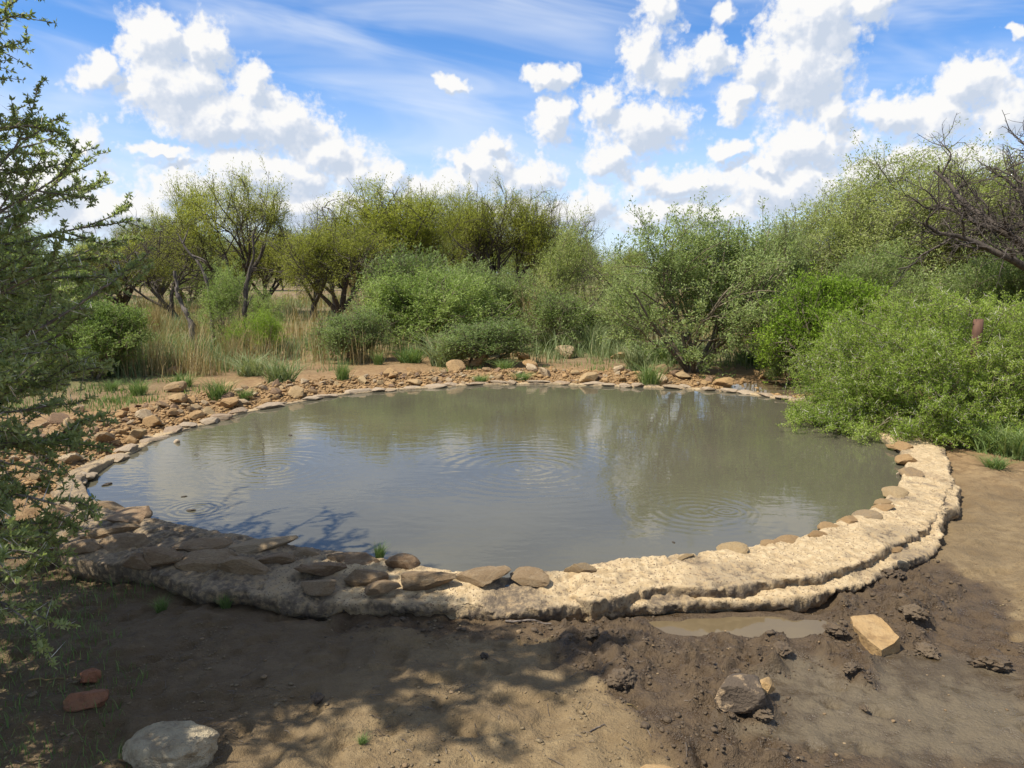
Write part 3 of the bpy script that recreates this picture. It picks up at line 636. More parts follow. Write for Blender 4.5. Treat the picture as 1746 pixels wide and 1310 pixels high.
def thorns(rng, bag, P, n, L, t0=0.1, r=0.0016):
    pos, d, t, own = spawn(rng, P, n, t0, 0.95, 1.35, 0.25); m = len(pos); d = unit(d+0.15*rng.normal(size=(m, 3)))
    l = (L*rng.uniform(0.5, 1.25, m))[:, None]; s = unit(np.cross(d, rng.normal(size=(m, 3)))); s2 = np.cross(d, s)
    v = np.stack([pos+s*r, pos-s*r*0.5+s2*r*0.87, pos-s*r*0.5-s2*r*0.87, pos+d*l], 1); i = np.arange(m)[:, None]*4
    f = np.concatenate([np.concatenate([i, i+1, i+3], 1), np.concatenate([i+1, i+2, i+3], 1), np.concatenate([i+2, i, i+3], 1)]); bag.add(v, f)

def plant(seed, H=2.5, stems=7, lean=0.6, trunk=0.0, n=(8, 7, 5), ln=(0.62, 0.5, 0.2, 0.11), ang=(0.7, 0.75, 0.8), up=(0.05, 0.06, 0.03, 0.0), wander=(0.14, 0.2, 0.22, 0.2),
          r0=0.03, leaf=(0.05, 0.02), nleaf=9, spread=0.02, t1=(0.25, 0.15, 0.1), bark='bark_twig', lm='leaf_grey', dims=None, thorn=0, K=(7, 4, 3, 1), dome=None, rag=0.40, bare=0.0, clump=1.2, leaf2=0, keep=None, align=0.6, roots=0.05):
    """returns (wood mesh, leaf mesh, thorn mesh or None), base at the origin"""
    rng = np.random.default_rng(seed); wood, lf, tb = Bag(), Bag(), Bag()
    az = np.arange(stems)*2*np.pi/stems+rng.uniform(-.5, .5, stems); le = lean*rng.uniform(0.35, 1.25, stems)
    base = np.stack([np.cos(az)*roots, np.sin(az)*roots, np.full(stems, trunk)], -1); d = np.stack([np.cos(az)*le, np.sin(az)*le, np.ones(stems)], -1)
    if trunk > 0:
        base[:, :2] *= 0.3; tp = grow(rng, np.zeros((1, 3)), np.array([[rng.normal()*.15, rng.normal()*.15, 1.0]]), np.array([trunk*1.05]), 5, 0.06)
        base = base-base.mean(0)+tp[:, -1]; tubes(wood, tp, np.linspace(r0*2.0, r0*1.3, 6)[None], 7)
    P0 = grow(rng, base, d, H*ln[0]*rng.uniform(0.7, 1.05, stems)*(0.85 if dome else 1.0), K[0], wander[0], up[0])
    tubes(wood, P0, np.linspace(r0, r0*0.28, K[0]+1)[None]*rng.uniform(0.7, 1.1, (stems, 1)), 6)
    p, d, t, own = spawn(rng, P0, n[0], t1[0], 1.0, ang[0], 0.25); l1 = H*ln[1]*rng.uniform(0.55, 1.2, len(p))*(1.1-0.55*t)
    P1 = grow(rng, p, d, l1, K[1], wander[1], up[1]); f1 = np.linspace(r0*0.36, r0*0.12, K[1]+1)[None]*(1.15-0.5*t)[:, None]
    inside = lambda e, k: np.ones(len(e), bool)
    if dome:                                                          # keep what lies inside a rounded, uneven outline
        e = P1[:, -1]; qq = np.percentile(e, [4, 96], axis=0); c = np.array([(qq[0, 0]+qq[1, 0])/2, (qq[0, 1]+qq[1, 1])/2, qq[1, 2]*dome[0]]); rr = np.array([(qq[1, 0]-qq[0, 0])*0.52, (qq[1, 1]-qq[0, 1])*0.52, qq[1, 2]*(dome[1]+0.03)])
        def inside(e, k):
            g = (e-c)/rr; g[:, 2] = np.where(g[:, 2] < 0, g[:, 2]*dome[2], g[:, 2])
            return np.linalg.norm(g, axis=1) < k+rag*fbm(e/H*5.0, 3, seed+3)+0.09*rng.normal(size=len(e))+np.where(rng.random(len(e)) < 0.08, 0.22, 0.0)
    ok = inside(P1[:, -1], 1.0); P1 = P1[ok]; tubes(wood, P1, f1[ok], 4)
    p, d, t, own = spawn(rng, P1, n[1], t1[1], 1.0, ang[1], 0.3); l2 = H*ln[2]*rng.uniform(0.5, 1.3, len(p))*(1.15-0.5*t)
    P2 = grow(rng, p, d, l2, K[2], wander[2], up[2]); P2 = P2[inside(P2[:, -1], 1.0)]; tubes(wood, P2, np.linspace(r0*0.14, r0*0.05, K[2]+1)[None].repeat(len(P2), 0), 3)
    p, d, t, own = spawn(rng, P2, n[2], t1[2], 1.0, ang[2], 0.3); l3 = H*ln[3]*rng.uniform(0.5, 1.3, len(p))
    P3 = grow(rng, p, d, l3, K[3], wander[3], up[3]); P3 = P3[inside(P3[:, -1], 1.05)]; p = P3[:, 0]; sel = np.ones(len(P3), bool)
    tubes(wood, P3, np.linspace(max(r0*0.06, 0.0016), 0.001, K[3]+1)[None].repeat(len(p), 0), 3)
    if bare > 0: sel = (fbm(P3[:, 1]*1.1/H*3, 2, seed)*0.5+0.5+rng.normal(size=len(P3))*0.12) > bare
    if nleaf: leaves(rng, lf, P3[sel], nleaf*2, leaf[0]*0.72, leaf[1]*0.68, spread*1.2, clump=clump, align=align, tri=True)
    if leaf2: leaves(rng, lf, P2, leaf2*2, leaf[0]*0.72, leaf[1]*0.68, spread, t0=0.3, clump=clump, align=align, tri=True)
    if thorn: thorns(rng, tb, np.concatenate([P2]), thorn, 0.06, r=0.0022)
    src = np.concatenate(lf.v) if nleaf else np.concatenate(wood.v)
    q = np.percentile(src, [1.5, 98.5], axis=0)
    def xf(v):
        if dims is None: return v
        s = np.array([dims[0]/(q[1, 0]-q[0, 0]), dims[0]/(q[1, 1]-q[0, 1]), dims[1]/q[1, 2]]); c = np.array([(q[0, 0]+q[1, 0])/2, (q[0, 1]+q[1, 1])/2, 0])
        k = sstep(v[:, 2:3], 0.0, q[1, 2]*0.5)                       # stems stay rooted, the crown is centred above them
        return (v-c*k)*s
    return (wood.mesh('branches', M[bark], True, xf), lf.mesh('leaves', M[lm], False, xf) if nleaf else None, tb.mesh('thorns', M['thorn'], False, xf) if thorn else None)
TEMPL = {}
def template(key, **kw): TEMPL[key] = (plant(**kw), kw.get('dims'))
def put_plant(key, name, x, y, W, H, rz, label, cat, group=None, mats=None, wood_name='trunk', crown_name='crown', dz=0.0):
    (w, l, t), dims = TEMPL[key]
    o = obj(name, None, loc=(x, y, gz(x, y)-0.02+dz), label=label, cat=cat, group=group)
    o.rotation_euler = (0, 0, rz); o.scale = (W/dims[0], W/dims[0], H/dims[1])
    a = obj(wood_name, w, o)
    if l:
        c = obj(crown_name, l, o)
        if mats: c.material_slots[0].link = 'OBJECT'; c.material_slots[0].material = M[mats]
    if t: obj('thorns', t, o, kind='stuff')
    return o
# far trees with dark limbs and wispy tops
wil = dict(H=5.2, trunk=0.5, lean=0.95, n=(13, 9, 8), ln=(0.54, 0.5, 0.21, 0.10), ang=(0.75, 0.8, 0.75), up=(0.03, 0.03, 0.01, 0.02), r0=0.085, bark='bark_dark', lm='leaf_yellow', t1=(0.35, 0.25, 0.15), dome=(0.62, 0.38, 0.9))
template('willow_a', seed=1, stems=4, leaf=(0.085, 0.021), nleaf=19, spread=0.05, dims=(3.7, 5.6), bare=0.27, **wil)
template('willow_b', seed=2, stems=5, leaf=(0.085, 0.021), nleaf=15, spread=0.05, dims=(4.0, 5.0), bare=0.35, **wil)
template('willow_c', seed=5, stems=6, leaf=(0.08, 0.02), nleaf=13, spread=0.04, dims=(3.6, 4.6), bare=0.33, **wil)
template('willow_thin', seed=7, stems=4, leaf=(0.075, 0.018), nleaf=8, spread=0.03, dims=(3.0, 4.6), bare=0.55, **wil)
# bushy acacias and round shrubs
aca = dict(H=2.6, n=(11, 9, 6), ang=(0.65, 0.65, 0.7), up=(0.05, 0.08, 0.06, 0.03), bark='bark_twig', r0=0.028, dome=(0.4, 0.62, 0.4), rag=0.62)
template('acacia_a', seed=11, stems=9, lean=0.75, leaf=(0.042, 0.014), nleaf=17, spread=0.014, dims=(2.8, 2.7), lm='leaf_grey', leaf2=7, t1=(0.04, 0.1, 0.1), **dict(aca, up=(0.04, 0.03, 0.02, 0.02)))
template('acacia_b', seed=12, stems=8, lean=0.6, leaf=(0.05, 0.016), nleaf=11, spread=0.016, dims=(2.4, 2.6), lm='leaf_grey', leaf2=5, t1=(0.2, 0.1, 0.1), bare=0.18, **aca)
template('acacia_open', seed=13, stems=5, lean=0.8, leaf=(0.05, 0.016), nleaf=12, spread=0.02, dims=(2.6, 2.6), lm='leaf_grey', leaf2=4, t1=(0.25, 0.15, 0.1), bare=0.3, **aca)
template('shrub_a', seed=14, stems=11, lean=0.95, leaf=(0.05, 0.013), nleaf=10, spread=0.015, dims=(2.6, 1.8), lm='leaf_mid', leaf2=6, t1=(0.12, 0.1, 0.1), **dict(aca, H=1.8, r0=0.02))
template('shrub_b', seed=15, stems=9, lean=0.8, leaf=(0.05, 0.013), nleaf=9, spread=0.015, dims=(1.8, 1.4), lm='leaf_mid', leaf2=4, t1=(0.2, 0.1, 0.1), bare=0.15, **dict(aca, H=1.5, r0=0.016))
template('shrub_sparse', seed=16, stems=7, lean=0.9, leaf=(0.035, 0.012), nleaf=6, spread=0.02, dims=(1.5, 1.0), lm='leaf_grey', t1=(0.2, 0.15, 0.1), bare=0.35, **dict(aca, H=1.0, r0=0.014))
template('pale_acacia', seed=17, stems=6, lean=0.7, leaf=(0.058, 0.017), nleaf=16, spread=0.04, dims=(4.2, 4.0), lm='leaf_pale', trunk=0.3, leaf2=6, t1=(0.2, 0.15, 0.1), bark='bark_grey', bare=0.1, H=4.0, r0=0.05, n=(11, 10, 8), ang=(0.7, 0.7, 0.75), up=(0.03, 0.03, 0.03, 0.02), dome=(0.5, 0.5, 0.5))
print('templates', time.time()-T0)

def veg(key, name, px, d, wpx, top, rz, label, cat='tree', **kw):
    p = at_y(px, top, d); g = gz(p[0], d); return put_plant(key, name, p[0], d, wpx/F_PX*d, p[2]-g, rz, label, cat, **kw)
FT = 'trees behind the far bank'
veg('willow_a', 'willow_tree', 385, 27, 190, 303, 0.4, 'tall round-topped tree with dark trunk, highest on the skyline at left', group=FT)
veg('willow_thin', 'willow_tree', 292, 25, 140, 384, 1.9, 'low wispy tree just beside the tall round-topped tree, towards the thorn tree', group=FT)
veg('willow_b', 'willow_tree', 205, 30, 170, 412, 2.6, 'small yellow-green tree farthest left on the skyline', group=FT)
veg('willow_c', 'willow_tree', 452, 31, 120, 392, 0.9, 'small thin tree in the gap after the tall round-topped tree', group=FT)
veg('willow_thin', 'willow_tree', 528, 27, 140, 356, 3.6, 'nearly bare spreading tree with dark limbs against the cloud', group=FT)
veg('willow_c', 'willow_tree', 565, 22.5, 165, 388, 4.4, 'low yellow-green tree below the nearly bare one', group=FT)
veg('willow_b', 'willow_tree', 655, 25, 185, 322, 5.2, 'tall loose green tree behind the rounded shrub', group=FT)
veg('willow_a', 'willow_tree', 762, 28, 150, 326, 2.0, 'bright green topped tree at the centre of the skyline', group=FT)
veg('willow_c', 'willow_tree', 865, 25, 175, 334, 3.0, 'wide olive green tree with thick dark fork beside the centre', group=FT)
veg('willow_thin', 'willow_tree', 955, 26, 130, 345, 0.2, 'greyish half-bare tree leaning beyond the olive green one', group=FT)
veg('acacia_open', 'acacia_tree', 985, 18.5, 185, 384, 0.6, 'open pale green acacia with visible stem before the half-bare tree', group=FT, mats='leaf_pale')
veg('acacia_a', 'acacia_bush', 1190, 12.6, 285, 372, 0.0, 'large dense grey-green acacia on the far shore above the rocks', 'bush', wood_name='stems')
veg('acacia_b', 'acacia_bush', 1305, 14.0, 150, 388, 1.0, 'narrow upright acacia right behind the large grey-green one', 'bush', wood_name='stems')
veg('acacia_b', 'acacia_bush', 1075, 17.0, 100, 462, 2.0, 'smaller acacia in the gap left of the large grey-green one', 'bush', wood_name='stems')
veg('pale_acacia', 'acacia_tree', 1440, 15.5, 230, 340, 0.5, 'pale feathery acacia at the start of the right thicket')
veg('pale_acacia', 'acacia_tree', 1585, 16.0, 310, 268, 2.1, 'tallest pale feathery acacia behind the dark bare tree')
veg('pale_acacia', 'acacia_tree', 1745, 15.5, 280, 285, 4.0, 'pale acacia cut by the right picture edge')
veg('acacia_b', 'acacia_bush', 1520, 11.8, 220, 430, 3.0, 'dull green acacia filling the thicket below the dark bare tree', 'bush', wood_name='stems')
veg('acacia_a', 'acacia_bush', 1700, 10.8, 240, 430, 3.9, 'dull green acacia behind the thorn bush at the picture edge', 'bush', wood_name='stems')
veg('shrub_b', 'shrub', 1408, 10.8, 160, 478, 2.2, 'vivid yellow-green shrub between the acacia and the thorn bush', 'shrub', mats='leaf_bright', wood_name='stems')
veg('shrub_b', 'shrub', 1360, 11.2, 80, 560, 3.1, 'small dull shrub at the foot of the vivid yellow-green one', 'shrub', mats='leaf_grey', wood_name='stems')
veg('shrub_a', 'shrub', 738, 16.0, 210, 468, 0.2, 'dark green rounded shrub with stems showing on the far bank', 'shrub', wood_name='stems')
veg('shrub_a', 'shrub', 825, 18.5, 170, 458, 1.4, 'lighter green rounded shrub right behind the dark green one', 'shrub', mats='leaf_grey', wood_name='stems')
veg('shrub_sparse', 'shrub', 690, 20.5, 150, 430, 2.2, 'tall green shrub under the loose green tree', 'shrub', wood_name='stems')
veg('shrub_sparse', 'shrub', 815, 13.6, 160, 548, 0.7, 'low grey-green shrub in front of the rounded shrubs', 'shrub', mats='leaf_grey', wood_name='stems')
veg('shrub_sparse', 'shrub', 590, 14.2, 120, 532, 1.1, 'sparse twiggy shrub with thin leaves on bare orange soil', 'shrub', wood_name='stems')
veg('acacia_open', 'shrub', 395, 16.4, 150, 458, 1.0, 'feathery green shrub around the dead stumps', 'shrub', mats='leaf_mid', wood_name='stems')
veg('acacia_open', 'shrub', 440, 14.6, 110, 528, 4.0, 'bright green low shrub before the dead stumps', 'shrub', mats='leaf_bright', wood_name='stems')
veg('shrub_b', 'shrub', 150, 11.8, 150, 520, 2.9, 'dark green shrub half hidden behind the thorn tree', 'shrub', wood_name='stems')
veg('acacia_b', 'acacia_bush', 60, 13.5, 190, 440, 0.4, 'acacia deep behind the thorn tree by the left picture edge', 'bush', wood_name='stems', mats='leaf_mid')
veg('acacia_open', 'acacia_bush', 1060, 21, 120, 452, 4.1, 'thin acacia standing behind the gap bush', 'bush', wood_name='stems')
veg('shrub_sparse', 'shrub', 960, 16.5, 130, 500, 3.1, 'green shrub at the foot of the open pale acacia', 'shrub', wood_name='stems', mats='leaf_grey')
# more of the thicket further off
rng = random.Random(9); keys = ['willow_b', 'willow_c', 'acacia_a', 'acacia_open', 'willow_thin', 'acacia_b', 'pale_acacia']
for i in range(46):
    d = rng.uniform(34, 95); px = -40+i*40+rng.uniform(-20, 20); k = keys[i % 7]; dims = TEMPL[k][1]; H = rng.uniform(2.4, 4.2); W = dims[0]*H/dims[1]*rng.uniform(1.0, 1.4)
    x = (px-PW/2)/F_PX*d
    put_plant(k, 'distant_tree', x, d, W, H, rng.uniform(0, 6.28), f"{'wispy' if 'willow' in k else ('pale feathery' if 'pale' in k else 'bushy')} distant tree seen {['behind the thorn tree', 'behind the tall round-topped tree', 'behind the nearly bare tree', 'behind the loose green tree', 'behind the wide olive green tree', 'behind the open pale acacia', 'behind the large grey-green acacia', 'behind the right thicket', 'behind the dark bare tree'][int(np.searchsorted([180, 430, 580, 720, 900, 1060, 1300, 1560], px))]}", 'tree', 'distant trees of the bushveld')
# right of the picture edge and beyond, so the thicket goes on
print('plants', time.time()-T0)

# ------------------------------------------------------------------ thorn bush hanging over the right end of the water
def thorn_bush():
    rng = np.random.default_rng(77); wood, lf, tb = Bag(), Bag(), Bag(); C0 = np.array([4.62, 8.15]); RX, RY, RZ = 1.60, 1.15, 1.56
    n = 6200; dr = unit(rng.normal(size=(n, 3))*np.array([1, 1, 0.8])+np.array([0, -0.25, 0.1])); dr[:, 2] = np.abs(dr[:, 2])*1.0-0.05
    lump = 1+0.30*fbm(dr*2.6, 3, 5)+0.18*fbm(dr*7, 2, 6); rad = (0.45+0.55*rng.random(n)**0.45)*lump
    p = dr*rad[:, None]*np.array([RX, RY, RZ]); p[:, 2] = np.maximum(p[:, 2], 0.05+0.1*rng.random(n)); keep = fbm(p*2.6, 2, 8) > -0.24; p, dr = p[keep], dr[keep]; n = len(p)
    d = unit(dr*np.array([0.8, 0.8, 0.7])+0.75*rng.normal(size=(n, 3))+np.array([-0.1, -0.1, 0.12])); ln = 0.19*rng.uniform(0.5, 1.4, n)*np.where(rng.random(n) < 0.12, 1.9, 1.0)
    P2 = grow(rng, p-d*ln[:, None]*0.5, d, ln, 2, 0.2, -0.03); tubes(wood, P2, np.linspace(0.0032, 0.0012, 3)[None].repeat(n, 0), 3)
    # stems from the root to the outer shell
    m = 150; k = rng.choice(n, m, False); t = np.linspace(0, 1, 7)[None, :, None]; S = np.zeros((m, 7, 3)); a = rng.normal(size=(m, 1, 3))*np.array([0.16, 0.16, 0.0]); e = p[k][:, None]
    S = a*(1-t)+e*t+np.array([0, 0, 0.25])*np.sin(np.pi*t)*rng.uniform(0.2, 1.0, (m, 1, 1))+rng.normal(size=(m, 7, 3))*0.02*np.sin(np.pi*t); tubes(wood, S, np.linspace(0.012, 0.003, 7)[None].repeat(m, 0), 4)
    leaves(rng, lf, P2, 52, 0.021, 0.0068, 0.012, tri=True, t0=0.0, clump=2.2, up=0.3, jitter=0.12)
    thorns(rng, tb, P2, 1, 0.05, r=0.0015); sel = rng.choice(n, n//5, False); thorns(rng, tb, P2[sel], 4, 0.07, r=0.0019)
    o = obj('thorn_bush', None, loc=(C0[0], C0[1], 0.06), label='big sprawling thorn bush with white thorns hanging over the water', cat='bush')
    obj('stems', wood.mesh('stems', M['bark_twig'], True), o); obj('crown', lf.mesh('crown', M['leaf_thorn']), o); obj('thorns', tb.mesh('thorns', M['thorn']), o, kind='stuff')
thorn_bush()

# ------------------------------------------------------------------ the near thorn tree, trunk just outside the picture
def near_tree():
    rng = np.random.default_rng(5); wood, lf, tb = Bag(), Bag(), Bag(); B = np.array([-2.65, 2.8])
    tp = grow(rng, np.array([[0, 0, -0.05]]), np.array([[0.02, 0.0, 1]]), np.array([3.0]), 10, 0.05); tubes(wood, tp, np.linspace(0.075, 0.025, 11)[None], 9)
    n1 = 34; n0 = 118+n1; t = np.sort(np.concatenate([rng.uniform(0.20, 0.66, 44), rng.uniform(0.66, 0.9, 20), rng.uniform(0.9, 1.0, 32), rng.uniform(0.22, 0.85, 22)])); t = np.concatenate([t, rng.uniform(0.38, 0.80, n1)]); i = np.minimum((t*10).astype(int), 9); p = tp[0, i]*(1-(t*10-i))[:, None]+tp[0, i+1]*(t*10-i)[:, None]
    az = np.arange(n0)*2.399+rng.uniform(-.4, .4, n0); az = np.where(rng.random(n0) < 0.35, rng.uniform(-1.3, 1.3, n0), az); az = np.where(rng.random(n0) < 0.2, rng.uniform(0.9, 2.2, n0), az); az[-n1:] = rng.uniform(1.25, 2.1, n1); az = np.where(t > 0.9, rng.uniform(-2.5, -0.25, n0), az); rise = np.where(t < 0.5, 0.02, 0.25)+0.25*rng.normal(size=n0)*0.6+0.35*t*t
    d = np.stack([np.cos(az), np.sin(az), rise], -1)
    prof = np.interp(t, [0, 0.25, 0.5, 0.68, 0.78, 0.9, 0.95, 1.0], [0.9, 1.0, 1.12, 1.12, 0.86, 0.74, 1.38, 1.3])*np.where((np.sin(az) < -0.3) & (t > 0.6) & (t < 0.93), 0.72, 1.0)*np.where((np.sin(az) > 0.1) & (t > 0.9), 0.62, 1.0)*(1+0.7*np.clip(np.sin(az), 0, 1)**3*(t < 0.6))
    P0 = grow(rng, p, d, prof*rng.uniform(0.85, 1.15, n0)*np.where(np.arange(n0) >= n0-n1, 1.35, 1.0), 9, 0.09, 0.012); P0[:, :, 2] = np.maximum(P0[:, :, 2], 0.06)
    # the crown is lopsided: it stays shorter on the side of the water
    tip = P0[:, -1]+np.array([B[0], B[1], 0.0]); b0 = P0[:, 0]+np.array([B[0], B[1], 0.0]); slope = np.interp(tip[:, 2], [0.2, 0.8, 1.3, 1.7, 2.1, 2.4, 2.85], [-0.66, -0.60, -0.56, -0.535, -0.51, -0.56, -0.59])
    slope = np.where(tip[:, 2] > CAM_Z+0.37*tip[:, 1], -0.20, np.minimum(slope, -0.50)); slope = np.where(np.arange(n0) >= n0-n1, -0.70, slope); over = tip[:, 0]-slope*tip[:, 1]; room = slope*b0[:, 1]-b0[:, 0]; reach = room+over; f = np.where(over > 0, np.clip(room/np.maximum(reach, 1e-3), 0.25, 1), 1.0)*rng.uniform(0.88, 1.04, n0); P0 = P0[:, :1]+(P0-P0[:, :1])*f[:, None, None]
    tubes(wood, P0, np.linspace(0.014, 0.0035, 10)[None]*(1.2-0.5*t)[:, None], 5)
    p, d, t1, o = spawn(rng, P0, 12, 0.14, 1.0, 0.62, 0.18, 0.35); P1 = grow(rng, p, d, 0.36*rng.uniform(0.55, 1.25, len(p))*(1.15-0.6*t1), 5, 0.13, 0.02)
    tubes(wood, P1, np.linspace(0.0046, 0.0018, 6)[None].repeat(len(p), 0), 4)
    p, d, t2, o = spawn(rng, P1, 3, 0.2, 0.95, 0.7, 0.25, 0.6); P2 = grow(rng, p, d, 0.11*rng.uniform(0.4, 1.3, len(p)), 2, 0.15, 0.02)
    tubes(wood, P2, np.linspace(0.0024, 0.0012, 3)[None].repeat(len(p), 0), 3)
    # leaves sit in small rosettes at nodes along the twigs
    for PP, nodes, per in ((P0, 28, 9), (P1, 16, 9), (P2, 5, 8)):
        pos, dd, tt, o = spawn(rng, PP, nodes, 0.25 if PP is P0 else 0.12, 1.0, 1.0, 0.3); m = len(pos)
        # finer where the photograph looks, fewer and larger leaves beyond the picture edge
        wp = pos+np.array([B[0], B[1], 0.0]); seen = (wp[:, 0] > -0.76*wp[:, 1]) & (wp[:, 2] < CAM_Z+0.42*wp[:, 1]); big = np.repeat(np.where(seen, 1.0, 2.3), per); few = np.repeat(seen, per) | (rng.random(m*per) < 0.30)
        pos = np.repeat(pos, per, 0)[few]; dd = np.repeat(dd, per, 0)[few]; big = big[few]; k = len(pos)
        ax = unit(dd*0.5+rng.normal(size=(k, 3))*0.75+np.array([0, 0, 0.25])); s = unit(np.cross(ax, rng.normal(size=(k, 3))+np.array([0, 0, 0.9])))
        l = (0.0215*big*rng.uniform(0.5, 1.35, k))[:, None]; w = l*0.36
        v = np.stack([pos, pos+ax*l*0.5+s*w*0.5, pos+ax*l, pos+ax*l*0.5-s*w*0.5], 1)
        tint = np.clip(0.5+0.3*fbm(pos*2.5, 2, 9)+0.2*rng.normal(size=k), 0, 1); lf.add(v, np.arange(k*4).reshape(k, 4), np.repeat(tint, 4))
    thorns(rng, tb, P1, 5, 0.07, r=0.0018); thorns(rng, tb, P0, 16, 0.09, t0=0.3, r=0.0022)
    o = obj('thorn_tree', None, loc=(B[0], B[1], gz(*B)), label='near thorn tree with long white thorns reaching in from the left picture edge', cat='tree')
    obj('trunk', wood.mesh('trunk', M['bark_grey'], True), o); obj('crown', lf.mesh('crown', M['leaf_near']), o); obj('thorns', tb.mesh('thorns', M['thorn']), o, kind='stuff')
    print('near tree leaves', lf.n//4)
near_tree()

# ------------------------------------------------------------------ dark bare tree at the right edge, dead stumps
def bare_tree():
    rng = np.random.default_rng(31); wood = Bag(); d0 = 9.3; B = at_y(1850, 600, d0)[:2]
    tp = grow(rng, np.array([[0, 0, -0.05]]), np.array([[-0.1, 0, 1]]), np.array([1.75]), 6, 0.06); tubes(wood, tp, np.linspace(0.10, 0.075, 7)[None], 8)
    e = tp[0, -1]; n0 = 9; az = np.array([3.0, 3.4, 2.7, 2.2, 3.9, 1.2, 0.2, 5.2, 3.14]); rise = np.array([0.45, 0.55, 0.85, 1.2, 0.6, 0.8, 0.7, 0.9, 1.6])
    P0 = grow(rng, np.repeat(e[None], n0, 0)-np.array([[0, 0, 0.3]])*rng.random((n0, 1)), np.stack([np.cos(az), np.sin(az), rise], -1), 2.0*rng.uniform(0.8, 1.15, n0), 9, 0.2, 0.01)
    tubes(wood, P0, np.linspace(0.062, 0.018, 10)[None].repeat(n0, 0), 6)
    p, d, t, o = spawn(rng, P0, 9, 0.25, 1.0, 0.75, 0.3); P1 = grow(rng, p, d, 0.85*rng.uniform(0.4, 1.2, len(p))*(1.15-0.5*t), 7, 0.24, 0.0); tubes(wood, P1, np.linspace(0.016, 0.006, 8)[None].repeat(len(p), 0), 4)
    p, d, t, o = spawn(rng, P1, 8, 0.2, 1.0, 0.8, 0.3); P2 = grow(rng, p, d, 0.35*rng.uniform(0.4, 1.3, len(p)), 5, 0.26, 0.0); tubes(wood, P2, np.linspace(0.0065, 0.003, 6)[None].repeat(len(p), 0), 3)
    p, d, t, o = spawn(rng, P2, 4, 0.2, 1.0, 0.8, 0.3); P3 = grow(rng, p, d, 0.13*rng.uniform(0.4, 1.3, len(p)), 3, 0.2, 0.0); tubes(wood, P3, np.linspace(0.0032, 0.0016, 4)[None].repeat(len(p), 0), 3)
    o = obj('bare_tree', None, loc=(B[0], d0, gz(B[0], d0)), label='leafless dark tree with tangled black branches at the right picture edge', cat='tree')
    obj('branches', wood.mesh('branches', M['bark_dark'], True), o)
bare_tree()
def limb(name, pts_px, d, r0, r1, mat, label, cat, twigs=()):
    b = Bag(); P = np.array([at_y(x, y, d+k) for x, y, k in pts_px]); 
    def dense(P, n=16):
        t = np.linspace(0, len(P)-1, n); i = np.minimum(t.astype(int), len(P)-2); f = (t-i)[:, None]; return P[i]*(1-f)+P[i+1]*f
    Q = dense(P); rg = np.random.default_rng(len(label)); Q[1:-1] += rg.normal(size=(len(Q)-2, 3))*r0*0.25; base = Q[0].copy(); base[2] = min(gz(base[0], base[1]), base[2])-0.03
    Q = np.concatenate([base[None], Q]); o = obj(name, None, loc=base, label=label, cat=cat)
    tubes(b, (Q-base)[None], (np.linspace(r0, r1, len(Q))*(1+0.15*rg.normal(size=len(Q))))[None], 7); obj('trunk', b.mesh('trunk', mat, True), o)
    for tw in twigs:
        b = Bag(); q = dense(np.array([at_y(x, y, d+k) for x, y, k in tw]), 9)-base; tubes(b, q[None], np.linspace(r1*1.3, r1*0.35, 9)[None], 5); obj('branch', b.mesh('branch', mat, True), o)
limb('dead_stump', [(328,556,0),(318,535,0),(310,515,0.1),(303,500,0.1),(300,488,0.1),(298,462,0.1)], 15.6, 0.055, 0.03, M['wood_dead'], 'slim crooked dead trunk standing in the pale grass', 'dead trunk')
limb('dead_stump', [(418,545,0),(417,515,0),(420,485,0.1),(428,455,0.1),(433,430,0),(430,408,0),(434,392,0)], 15.9, 0.05, 0.018, M['bark_dark'], 'tall thin dark dead trunk rising from the feathery shrub', 'dead trunk', [[(420,525,0),(426,512,0),(431,503,0)]])
limb('dead_stump', [(360,515,0),(355,490,0),(348,468,0),(338,448,0),(325,435,0),(312,415,0)], 16.2, 0.045, 0.02, M['wood_dead'], 'grey leaning dead limb between the two standing dead trunks', 'dead trunk', [[(325,435,0),(345,442,0),(352,446,0)], [(312,415,0),(304,400,0)], [(312,415,0),(322,390,0)]])
# cut post showing inside the thorn bush
def post():
    c = at_y(1667, 560, 7.66); b = Bag(); z0 = gz(c[0], 7.66); zt = at_y(1667, 545, 7.66)[2]-z0; n = 14; K = 10
    z = np.concatenate([np.linspace(-0.05, zt, K), [zt+0.004]]); r = np.concatenate([np.full(K, 0.046), [0.035]]); P = np.stack([np.zeros(K+1), np.zeros(K+1), z], -1)
    tubes(b, P[None], r[None]*(1+0.05*np.sin(np.arange(K+1)))[None], n); b.add(np.concatenate([np.stack([np.cos(np.arange(n)*2*np.pi/n)*0.035, np.sin(np.arange(n)*2*np.pi/n)*0.035, np.full(n, zt+0.005)], -1), [[0, 0, zt+0.008]]]), np.array([[i, (i+1) % n, n] for i in range(n)]))
    mm, N, bb, out = material('weathered post'); tc = N.node('ShaderNodeTexCoord'); nn = N.noise(N.vec('MULTIPLY', tc.outputs['Object'], (1, 1, 0.3)), 40, 4, 0.6)
    N.put(bb.inputs['Base Color'], N.mix(nn, (0.06, 0.028, 0.018), (0.19, 0.095, 0.055))); bb.inputs['Roughness'].default_value = 0.85
    obj('post', b.mesh('post', mm, True), loc=(c[0], 7.66, z0), label='reddish brown post standing inside the thorn bush', cat='post')
post()
print('bushes', time.time()-T0)

